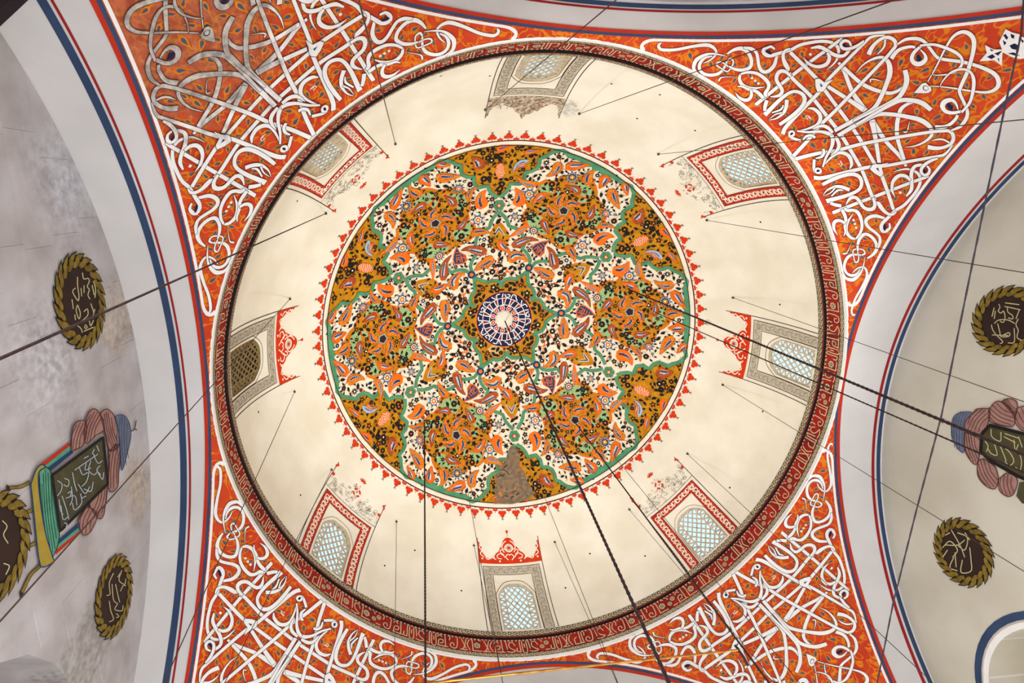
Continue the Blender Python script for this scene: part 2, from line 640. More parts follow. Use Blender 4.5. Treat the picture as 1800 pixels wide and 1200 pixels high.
# scroll borders
def scroll_ring(name, n, pt, h):
    s = Sh()
    L = 1.
    V, Fc, fm = [], [], []
    unit = Sh()
    p = 2 * pi * 6.54 / n
    unit.ribbon([(p * .05, h * .2, h * .1), (p * .3, h * .1, h * .1), (p * .55, h * .3, h * .12), (p * .5, h * .65, h * .12), (p * .28, h * .72, h * .12), (p * .25, h * .45, h * .1)], ink, 0, step=h * .2)
    unit.ribbon([(p * .5, h * .85, h * .1), (p * .8, h * .9, h * .12), (p * .98, h * .6, h * .14), (p * .85, h * .3, h * .1), (p * .7, h * .4, h * .12)], ink, 0, step=h * .2)
    unit.ribbon([(0, h * .02), (p, h * .02)], ink, 0, width=h * .09, smooth=False, step=p)
    unit.ribbon([(0, h * .98), (p, h * .98)], ink, 0, width=h * .09, smooth=False, step=p)
    for i in range(n):
        for v, f, slot, layer in unit.polys:
            o = len(V)
            for x, y in v:
                V.append(pt((x + i * p) / 6.54, y / h))
            for q in f:
                Fc.append([j + o for j in q])
    return tag(put(name, mesh(name, V, Fc, [ink]), trim), 'narrow cream border of black scrolls', None, None, 'stuff')

scroll_ring('scroll_border', 330, lambda t, h: ((6.560 - .004) * math.cos(t), (6.560 - .004) * math.sin(t), -.525 + .105 * h), .105)
scroll_ring('scroll_border', 300, lambda t, h: ((6.478 + .006 * h - .004) * math.cos(t), (6.478 + .006 * h - .004) * math.sin(t), .022 + .15 * h), .15)

# ------------------------------------------------------------------ arches, their stripes, walls, floor, piers
DEPTH = {'left': 8.15, 'right': 8.9, 'back': 7.24, 'front': 7.9}
HALF = 6.62
side_axes = {}
for i, (side, (az, a)) in enumerate(SIDES.items()):
    n = np.array([math.cos(az), math.sin(az), 0])
    t = np.array([-math.sin(az), math.cos(az), 0])
    side_axes[side] = (n, t, a)
    rc = math.sqrt(RP * RP - a * a)
    V, Fc = [], []
    us = np.linspace(-HALF, HALF, 121)
    prof = [(-HALF, -12.6)] + [(u, ZC + math.sqrt(rc * rc - u * u)) for u in us] + [(HALF, -12.6)]
    for u, z in prof:
        for d in (a, (a + DEPTH[side]) / 2, DEPTH[side]):
            p = n * d + t * u
            V.append((p[0], p[1], z))
    for k in range(len(prof) - 1):
        for j in range(2):
            Fc.append([k * 3 + j, k * 3 + j + 1, (k + 1) * 3 + j + 1, (k + 1) * 3 + j])
    words = {'left': 'white arch soffit beside the grey stone wall with two painted wreaths', 'right': 'white arch soffit beside the cream wall with the half seen turban painting',
             'back': 'pale arch soffit above the window with the sooty brown crest', 'front': 'pale arch soffit crossed by the brass tube'}[side]
    so = tag(put('trim_%d' % (i + 2), mesh('arch_soffit', V, Fc, [white_pl], None, False), None), words, None, None, 'structure')
    # stripes along the edge of the pendentives
    def edge(name, d0, d1, m, lift, umin=0., so=so, n=n, t=t, a=a):
        V, Fc = [], []
        prev = False
        for u in np.linspace(-6.6, 6.6, 241):
            row = []
            dmax = a - math.sqrt(6.58 ** 2 - u * u) if abs(u) < 6.5 else 9.
            for d in (d0, d1):
                d = min(d, dmax)
                q = a - d
                z = ZC + math.sqrt((RP - lift) ** 2 - q * q - u * u)
                z = min(z, -.595)
                p = n * q + t * u
                row.append((p[0], p[1], z))
            ok = dmax > d0 + .002 and abs(u) >= umin
            V.extend(row)
            if ok and prev:
                k = len(V) - 4
                Fc.append([k, k + 1, k + 3, k + 2])
            prev = ok
        put(name, mesh(name, V, Fc, [m]), so)
    u_end = math.sqrt(6.58 ** 2 - (a - .27) ** 2)
    edge('white_border', .096, .132, white, .013, u_end + .18)
    for sg in (-1, 1):
        cap = Sh(.2)
        cap.ribbon([(sg * (u_end + .30), .114, .036), (sg * (u_end + .14), .115, .036), (sg * (u_end + .03), .128, .045), (sg * (u_end - .05), .165, .06), (sg * (u_end - .06), .21, .06), (sg * (u_end + .0), .27, .06)], white, 0, step=.04)
        def capfn(u, d, off, n=n, t=t, a=a):
            p = n * (a - d) + t * u
            return (p[0], p[1], ZC + math.sqrt((RP - off) ** 2 - (a - d) ** 2 - u * u))
        put('white_border', sh_mesh('white_border', cap, capfn, .013, .001), so)
    edge('red_stripe', -.002, .046, vred, .010)
    edge('blue_stripe', .046, .084, slate, .012)
    # lines on the soffit
    def line(name, d0, d1, m, lift, k0=0., so=so, n=n, t=t, a=a, rc=rc):
        V, Fc = [], []
        for u in np.linspace(-6.6, 6.6, 161):
            z = ZC + math.sqrt((rc - lift) ** 2 - u * u)
            for d in (d0, d1):
                p = n * (d + k0 * u) + t * u
                V.append((p[0], p[1], z))
        for k in range(160):
            Fc.append([2 * k, 2 * k + 1, 2 * k + 3, 2 * k + 2])
        put(name, mesh(name, V, Fc, [m]), so)
    if side == 'left':
        line('blue_line', 7.02, 7.13, slate, .006, .021)
        line('crimson_line', 6.95, 6.985, thinred, .006, .021)
    elif side == 'right':
        line('crimson_line', 7.57, 7.645, thinred, .006, -.066)
        line('blue_line', 7.70, 7.80, slate, .006, -.066)
    elif side == 'back':
        line('crimson_line', 7.035, 7.07, thinred, .006)
        line('blue_line', 7.09, 7.16, slate, .006)
    else:
        line('crimson_line', 7.25, 7.285, thinred, .006)
        line('blue_line', 7.32, 7.42, slate, .006)

WALLS = {'left': (D(182.31), 7.655), 'right': (D(4.4), 7.83), 'back': (D(-88.1), 7.2), 'front': (D(94.3), 7.5)}
def wall_axes(side):
    az, a = WALLS[side]
    return np.array([math.cos(az), math.sin(az), 0]), np.array([-math.sin(az), math.cos(az), 0]), a

def wall_px(side, x, y):
    n, t, a = wall_axes(side)
    P = hit_plane(x, y, n, a)
    return float(P @ t), float(P[2])

def wall_fn(side):
    n, t, a = wall_axes(side)
    def fn(u, z, off):
        p = n * (a - off) + t * u
        return (p[0], p[1], z)
    return fn

def wall_px_fn(side):
    n, t, a = wall_axes(side)
    def fn(x, y, off):
        P = hit_plane(x, y, n, a)
        p = P - n * off
        return tuple(p)
    return fn

# tall lower windows: openings in the walls well below the picture, daylight comes in through them
LOWWIN = {'left': [(-3.75, 2.35)], 'right': [(3.78, 1.4)], 'back': [(-3.6, 1.15), (3.6, 1.15)], 'front': [(-3.6, 1.15), (3.6, 1.15)]}
LW_TOP = {'left': -3.66, 'right': -4.15, 'back': -5.2, 'front': -5.2}
LW_BOT = -10.4
def arch_poly(u, hw, z0, zt, n=10):
    if hw > 2:           # broad low arch of the niches in the left wall
        rise = 1.75
        pts = [(u - hw, z0), (u - hw, zt - rise)]
        for k in range(1, n):
            th = pi - pi * k / n
            pts.append((u + hw * math.cos(th), zt - rise + rise * math.sin(th)))
        return pts + [(u + hw, zt - rise), (u + hw, z0)]
    pts = [(u - hw, z0), (u - hw, zt - hw)]
    for k in range(1, n):
        th = pi - pi * k / n
        pts.append((u + hw * math.cos(th), zt - hw + hw * math.sin(th)))
    pts += [(u + hw, zt - hw), (u + hw, z0)]
    return pts

wall_obj = {}
for side in WALLS:
    n, t, a = wall_axes(side)
    outer = [(-8.6, -12.6), (8.6, -12.6), (8.6, -.3), (-8.6, -.3)]
    holes = [arch_poly(u, hw, LW_BOT, LW_TOP[side]) for u, hw in LOWWIN[side]]
    polys = [outer] + holes
    tr = tessellate_polygon([[Vector((x, y, 0)) for x, y in q] for q in polys])
    pts = [q for pl in polys for q in pl]
    fn = wall_fn(side)
    V = [fn(u, z, 0) for u, z in pts]
    V += [fn(u, z, -1.1) for u, z in pts]
    k = len(pts)
    Fc = [list(f) for f in tr] + [[j + k for j in f][::-1] for f in tr]
    o = 0
    for q in polys:
        L_ = len(q)
        for j in range(L_):
            j2 = (j + 1) % L_
            Fc.append([o + j, o + j2, o + j2 + k, o + j + k])
        o += L_
    m = {'left': stone, 'right': wall_r, 'back': stone, 'front': wall_r}[side]
    words = {'left': 'grey stone wall under the left arch, painted with wreaths and a turban', 'right': 'smooth cream wall under the right arch, painted with wreaths and a turban',
             'back': 'grey green wall just showing above the top arch', 'front': 'cream wall behind the lower arch'}[side]
    wall_obj[side] = tag(put('wall_' + side, mesh('wall_' + side, V, Fc, [m])), words, None, None, 'structure')

def _wp(x, y):
    n, t, a = wall_axes('left')
    return tuple(hit_plane(x, y, n, a))
stain(stone, _wp(248, 850), .8, (182, 160, 130), amount=.55, nscale=.8, soft=.8)
stain(stone, _wp(205, 560), .7, (184, 164, 140), amount=.45, nscale=1.2)
stain(stone, _wp(90, 640), 1.2, (194, 197, 206), amount=.5, nscale=.7, soft=.9)
stain(stone, _wp(110, 330), 1.2, (190, 195, 206), amount=.5, nscale=.7, soft=.9)
stain(stone, _wp(150, 1150), .8, (150, 146, 138), amount=.6, nscale=1.4)
# stone blocks of the left wall, laid in courses with narrow recessed joints
n_, t_, a_ = wall_axes('left')
fn = wall_fn('left')
rnd = random.Random(3)
zz = -.75
course = 0
while zz > -6.6:
    hgt = rnd.choice((.52, .58, .64))
    u = -7.2 + rnd.random() * .8
    while u < 7.2:
        ln = rnd.uniform(.9, 1.5)
        u0, u1, z1, z0 = u + .001, u + ln - .001, zz - .001, zz - hgt + .001
        clash = False
        for wu, whw in LOWWIN['left']:
            for (cu_, cz_) in ((u0, z0), (u1, z0), ((u0 + u1) / 2, z0), (u0, z1), (u1, z1), ((u0 + u1) / 2, z1)):
                f_ = abs(cu_ - wu) / whw
                if f_ < 1.03 and cz_ < -3.66 - 1.75 + 1.75 * math.sqrt(max(0, 1 - f_ * f_ * .94)) + .03:
                    clash = True
        if not clash:
            d = .005 + rnd.random() * .003
            b = .003
            V = [fn(u0, z0, 0), fn(u1, z0, 0), fn(u1, z1, 0), fn(u0, z1, 0), fn(u0 + b, z0 + b, d), fn(u1 - b, z0 + b, d), fn(u1 - b, z1 - b, d), fn(u0 + b, z1 - b, d)]
            Fc = [[4, 5, 6, 7], [0, 1, 5, 4], [1, 2, 6, 5], [2, 3, 7, 6], [3, 0, 4, 7]]
            put('stone_block', mesh('stone_block', V, Fc, [stone]), wall_obj['left'])
        u += ln
    zz -= hgt
    course += 1

floor = tag(put('floor', mesh('floor', [(-9, -9, -12.6), (9, -9, -12.6), (9, 9, -12.6), (-9, 9, -12.6)], [[0, 1, 2, 3]], [floor_m])), 'carpeted floor far below the dome', None, None, 'structure')

# ------------------------------------------------------------------ eight dome windows
def glass_mat():
    m = bpy.data.materials.new('window_glass')
    m.use_nodes = True
    t = m.node_tree
    t.nodes.clear()
    o = t.nodes.new('ShaderNodeOutputMaterial')
    tr = t.nodes.new('ShaderNodeBsdfTransparent')
    tr.inputs[0].default_value = (.9, .96, 1, 1)
    gl = t.nodes.new('ShaderNodeBsdfGlossy')
    gl.inputs['Roughness'].default_value = .1
    tc = t.nodes.new('ShaderNodeTexCoord')
    no = t.nodes.new('ShaderNodeTexNoise')
    no.inputs['Scale'].default_value = 14
    t.links.new(tc.outputs['Object'], no.inputs['Vector'])
    bp = t.nodes.new('ShaderNodeBump')
    bp.inputs['Strength'].default_value = .1
    t.links.new(no.outputs['Fac'], bp.inputs['Height'])
    t.links.new(bp.outputs['Normal'], gl.inputs['Normal'])
    mx = t.nodes.new('ShaderNodeMixShader')
    mx.inputs[0].default_value = .06
    t.links.new(tr.outputs[0], mx.inputs[1])
    t.links.new(gl.outputs[0], mx.inputs[2])
    t.links.new(mx.outputs[0], o.inputs[0])
    return m
glass = glass_mat()

# window drawing space: x metres from the middle, y elevation in metres along the dome (R * elevation)
E1 = R * pi / 180.
def win_shapes(diag, sooty):
    out = []
    ol = Sh()
    for s in (-1, 1):
        ol.ribbon([(s * .90, 1.75 * E1), (s * .90, 27.2 * E1)], ink, 0, width=.018, smooth=False, step=.15)
        if diag:
            ol.ribbon([(s * .905, 25.6 * E1), (s * .905, 26.3 * E1)], red, 1, width=.05, smooth=False)
            ol.poly([(s * .905, 27.0 * E1), (s * .83, 26.6 * E1), (s * .84, 26.2 * E1), (s * .905, 26.1 * E1)], red, 1, 0)
            ol.poly([(s * .905, 24.2 * E1), (s * .80, 24.0 * E1), (s * .83, 23.3 * E1), (s * .905, 23.3 * E1)], red, 1, 0)
    if diag:
        ol.ribbon([(-.90, 20.3 * E1), (.90, 20.3 * E1)], ink, 0, width=.012, smooth=False, step=.15)
    out.append(('outline', ol))
    b = Sh()
    o0, o1, i0, i1 = .80, 19.5 * E1, .545, 17.3 * E1
    bot = 1.75 * E1
    fill = red if diag else bandgrey
    fill = ring_redl if diag else bandgrey
    for s in (-1, 1):
        b.poly([(s * o0, bot), (s * i0, bot), (s * i0, i1), (s * o0, o1)], fill, 0, .2)
    b.poly([(-o0, o1), (-i0, i1), (i0, i1), (o0, o1)], fill, 0, .2)
    edge_m = dred if diag else ink
    for q, w_ in ((o0, .016), (i0, .014)):
        top = o1 if q == o0 else i1
        b.ribbon([(-q, bot), (-q, top), (q, top), (q, bot)], edge_m, 1, width=w_, smooth=False, step=.15)
    # arabesque in the band
    cm_ = cream if diag else greyline
    mid = (o0 + i0) / 2
    w_ = .026 if diag else .012
    for s in (-1, 1):
        y = bot + .08
        k = 0
        while y < o1 - .12:
            sg = 1 if k % 2 else -1
            x = s * mid
            b.ribbon([(x - .07 * sg, y - .06), (x + .05 * sg, y - .03), (x + .06 * sg, y + .05), (x - .02 * sg, y + .06), (x - .05 * sg, y), (x + .01 * sg, y - .01)], cm_, 2, width=w_, step=.03)
            if diag:
                b.disc(x - .06 * sg, y + .06, .024, cm_, 2, 6)
            else:
                b.ribbon([(x + .09 * sg, y - .03), (x + .03 * sg, y + .05), (x + .09 * sg, y + .08)], cm_, 2, width=w_, step=.03)
                b.ribbon([(x - .1 * sg, y + .02), (x - .07 * sg, y + .07), (x - .02 * sg, y + .09)], cm_, 2, width=w_, step=.03)
            y += .135
            k += 1
    x = -.66
    k = 0
    ym = (o1 + i1) / 2
    while x < .68:
        sg = 1 if k % 2 else -1
        b.ribbon([(x - .06, ym - .07 * sg), (x - .03, ym + .05 * sg), (x + .05, ym + .06 * sg), (x + .06, ym - .02 * sg), (x, ym - .05 * sg), (x - .01, ym + .01 * sg)], cm_, 2, width=w_, step=.03)
        if diag:
            b.disc(x + .06, ym - .06 * sg, .024, cm_, 2, 6)
        else:
            b.ribbon([(x - .03, ym + .09 * sg), (x + .05, ym + .03 * sg), (x + .08, ym + .09 * sg)], cm_, 2, width=w_, step=.03)
        x += .135
        k += 1
    out.append(('frame_band', b))
    a = Sh()
    A2 = arch_outline(.535, 1.9, 12.0, 15.65)
    a.ribbon([(x, y * E1) for x, y in A2], ink if not diag else greyline, 0, width=.014, smooth=False, step=.1)
    out.append(('arch_line', a))
    c = Sh()
    if sooty:
        pts = [(-.9, 20.3), (-.9, 26.9), (-.84, 26.4), (-.82, 25.0), (-.72, 23.4), (-.55, 22.6), (-.42, 23.2), (-.28, 24.4), (-.2, 26), (-.08, 26.7), (0, 28.6), (.08, 27), (.2, 26.6), (.3, 25.1), (.46, 24), (.6, 22.6), (.74, 22.9), (.82, 24.4), (.85, 26.2), (.9, 26.9), (.9, 20.3)]
        c.poly([(x, y * E1) for x, y in pts], sootcrest, 0, .2)
        for q in range(60):
            x = rnd.uniform(-.8, .8)
            y = rnd.uniform(20.5, 22 + 4.5 * (1 - abs(x)))
            c.ribbon([(x, y * E1), (x + rnd.uniform(-.08, .08), y * E1 + .05), (x + rnd.uniform(-.1, .1), y * E1 + .08)], greyline if q % 3 else ring_red, 1, width=.014, step=.04)
    elif not diag:
        top = [(-.9, 20.3), (-.9, 26.2), (-.84, 25.9), (-.86, 25.2), (-.78, 24.7), (-.80, 23.6), (-.74, 22.8), (-.68, 22.0), (-.56, 21.6), (-.46, 22.3), (-.40, 23.2), (-.32, 23.7), (-.27, 24.6), (-.20, 25.6), (-.16, 26.6), (-.08, 27.4)]
        half = [(x, y * E1) for x, y in top]
        pts = half + [(0, 27.6 * E1)] + [(-x, y) for x, y in reversed(half)]
        c.poly(pts, red, 0, .2)
        c.ribbon([(x, y) for x, y in pts[4:-4]], cream, 2, width=.02, smooth=False, step=.1)
        c.disc(0, 24.6 * E1, .13, cream, 1, 14)
        c.disc(0, 24.6 * E1, .10, bandgrey, 2, 12)
        c.disc(0, 24.6 * E1, .05, red, 3, 8)
        c.poly([(0, 28.4 * E1), (-.035, 29.1 * E1), (-.03, 29.5 * E1), (.03, 29.5 * E1), (.035, 29.1 * E1)], red, 1, 0)
        c.ribbon([(0, 27.5 * E1), (0, 28.6 * E1)], greyline, 1, width=.012, smooth=False)
        for s in (-1, 1):
            for p in ([(.14, 22), (.22, 23.2), (.36, 22.6), (.34, 21.8), (.24, 21.7)], [(.06, 26.6), (.14, 26.0), (.2, 24.8), (.13, 24.2)], [(.40, 21.4), (.52, 22.0), (.64, 21.4), (.70, 22.0)],
                      [(.74, 22.0), (.84, 22.8), (.80, 23.8), (.86, 24.6), (.80, 25.2)], [(.05, 21.3), (.12, 22.2), (.05, 22.9), (.0, 22.6)], [(.2, 22.6), (.26, 23.8), (.2, 24.2), (.14, 23.4)]):
                c.ribbon([(s * x, y * E1) for x, y in p], cream, 1, width=.028, step=.04)
            for (x, y) in ((.3, 21.0), (.46, 22.0), (.8, 21.6), (.22, 25.4)):
                c.disc(s * x, y * E1, .03, cream, 1, 6)
    else:
        # unfinished crest: fine grey scroll drawing with a few red touches
        for q in range(120):
            x = rnd.uniform(-.84, .84)
            lim = 27.4 - 6.5 * abs(x) if abs(x) < .6 else 21.8 + 13 * (abs(x) - .55)
            y = rnd.uniform(20.6, max(20.9, lim))
            g = rnd.uniform(0, 6.28)
            rr = rnd.uniform(.03, .07)
            c.ribbon([(x + rr * math.cos(g + k * .9) * (1 - k * .12), y * E1 + rr * math.sin(g + k * .9) * (1 - k * .12)) for k in range(6)], greyline, 0, width=.009, step=.03)
        for k in range(4):
            g = k * pi / 2 + pi / 4
            c.ribbon([(.105 * math.cos(g + d_), 24.9 * E1 + .105 * math.sin(g + d_)) for d_ in (-.5, 0, .5)], red, 1, width=.05, step=.03)
        c.disc(0, 24.9 * E1, .02, red, 1, 6)
        for k in range(5):
            g = pi / 2 + (k - 2) * .5
            c.ribbon([(.03 * math.cos(g), 28.0 * E1 + .03 * math.sin(g)), (.13 * math.cos(g), 28.0 * E1 + .13 * math.sin(g))], red, 1, width=.035, smooth=False)
        for (x, y) in ((-.2, 23), (.22, 23.1), (.12, 26.6), (-.33, 22), (.4, 21.8), (.0, 26.8)):
            c.disc(x, y * E1, .018, red if x > -.3 else ink, 1, 6)
    out.append(('crest', c))
    return out

ring_redl = mat('window_band_red', (196, 52, 28), (168, 36, 18), scale=3, mix=.8)
win_words = {'back': 'lattice window with the sooty brown crest, pale grey scroll frame', 'ur': 'red banded lattice window at the upper right of the dome', 'right': 'lattice window crossed by a brown rope, red crest and grey scroll frame',
             'lr': 'red banded lattice window at the lower right of the dome', 'front': 'lattice window with red crest at the bottom of the dome', 'll': 'red banded lattice window at the lower left of the dome',
             'left': 'dark unlit lattice window with red crest and grey frame', 'ul': 'red banded lattice window at the upper left of the dome'}
for i, (azd, nm) in enumerate(WIN):
    az0 = D(azd)
    diag = nm in ('ur', 'lr', 'll', 'ul')
    wroot = tag(empty('window_%d' % (i + 1)), win_words[nm], None, None, 'structure')
    def fn(x, y, off, az0=az0):
        el = y / R
        return elev_pt(wx(x, el, az0), el, off)
    for pn, s in win_shapes(diag, nm == 'back'):
        put(pn, sh_mesh(pn, s, fn, .008 if pn != 'arch_line' else .006, .0025), wroot)
    # reveal: through the shell, square to the dome
    k = len(OPEN)
    V = [elev_pt(wx(x, D(e), az0), D(e), 0.) for x, e in OPEN] + [elev_pt(wx(x, D(e), az0), D(e), -.14) for x, e in OPEN]
    Fc = [[j, (j + 1) % k, (j + 1) % k + k, j + k] for j in range(k)]
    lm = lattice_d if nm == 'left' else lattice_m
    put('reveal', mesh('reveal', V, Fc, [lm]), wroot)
    # gypsum lattice just inside the reveal
    z0, zs_, zt, hw = 2.2 * E1, 12.0 * E1, 14.9 * E1, .47
    def head(x):
        f = min(1, abs(x) / hw)
        tt = 1 - f ** (1 / .62)
        return zs_ + (zt - zs_) * math.sin(tt * pi / 2) ** 1.05
    def bar(name, p, q, wdt=.034, d0=-.025, d1=-.05):
        p, q = np.array(p), np.array(q)
        d = q - p
        L_ = np.hypot(*d)
        if L_ < .04:
            return
        c = np.array([-d[1], d[0]]) / L_ * wdt / 2
        ns = max(1, int(L_ / .25))
        V, Fc = [], []
        for i_ in range(ns + 1):
            m_ = p + d * i_ / ns
            for e, dd in ((m_ - c, d0), (m_ + c, d0), (m_ + c * .8, d1), (m_ - c * .8, d1)):
                V.append(fn(e[0], e[1], dd))
        for i_ in range(ns):
            for j in range(4):
                Fc.append([i_ * 4 + j, i_ * 4 + (j + 1) % 4, i_ * 4 + 4 + (j + 1) % 4, i_ * 4 + 4 + j])
        Fc += [[0, 1, 2, 3], [ns * 4 + j for j in range(4)]]
        put(name, mesh(name, V, Fc, [lm]), wroot)
    def clip(zq, sl, lo, hi):
        seg = []
        for x in np.linspace(lo, hi, 81):
            z = zq + sl * x
            if z0 <= z <= head(x):
                seg.append((x, z))
        return (seg[0], seg[-1]) if len(seg) > 1 else None
    zq = z0 - 1.2
    while zq < zt + 1.2:
        for s in (-1, 1):
            g = clip(zq, s * 1.25, -.29, .29)
            if g:
                bar('lattice_bar', *g)
        zq += .205
    for s in (-1, 1):
        bar('lattice_bar', (s * .29, z0), (s * .29, head(.29)), .036)
        y = z0 + .06
        kk = 0
        while y < head(.40) - .05:
            bar('lattice_bar', (s * .29, y), (s * .45, y + .07), .036)
            bar('lattice_bar', (s * .45, y + .09), (s * .29, y + .15), .036)
            y += .17
        bar('lattice_frame', (s * (hw - .015), z0), (s * (hw - .015), zs_), .05)
    bar('lattice_frame', (-hw, z0 + .02), (hw, z0 + .02), .06)
    hp = [(x, head(x) - .02) for x in np.linspace(-hw + .015, hw - .015, 11)]
    for p, q in zip(hp[:-1], hp[1:]):
        bar('lattice_frame', p, q, .06)
    V = [elev_pt(wx(x, D(e), az0), D(e), -.07) for x, e in OPEN]
    V.append(fn(0, 8 * E1, -.07))
    kc = len(V) - 1
    put('pane', mesh('pane', V, [[j, (j + 1) % kc, kc] for j in range(kc)], [glass]), wroot)
    if nm == 'left':  # board added outside the panes to keep daylight out of this window
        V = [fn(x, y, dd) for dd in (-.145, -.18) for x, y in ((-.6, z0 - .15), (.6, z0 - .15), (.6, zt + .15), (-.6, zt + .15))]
        put('blackout_board', mesh('blackout_board', V, [[0, 1, 2, 3], [4, 7, 6, 5], [0, 4, 5, 1], [1, 5, 6, 2], [2, 6, 7, 3], [3, 7, 4, 0]], [slot_m]), wroot)

# ------------------------------------------------------------------ pendentives: red ground and mirrored white calligraphy
BT = math.asin((-.60 - ZC) / RP)
PEND = [('tr', 'back', 'right', D(-88.1), D(.5)), ('br', 'right', 'front', D(.5), D(94.3)), ('bl', 'front', 'left', D(94.3), D(184.4)), ('tl', 'left', 'back', D(184.4), D(271.9))]
REF_DIAG, REF_HALF = D(-45.0), D(43.1)

def beta_low(az, az0, az1, a0, a1):
    b = 0.
    for z, a in ((az0, a0), (az1, a1)):
        c = math.cos(az - z)
        if c > 0:
            q = a / (RP * c)
            if q < 1:
                b = max(b, math.acos(q))
    return b

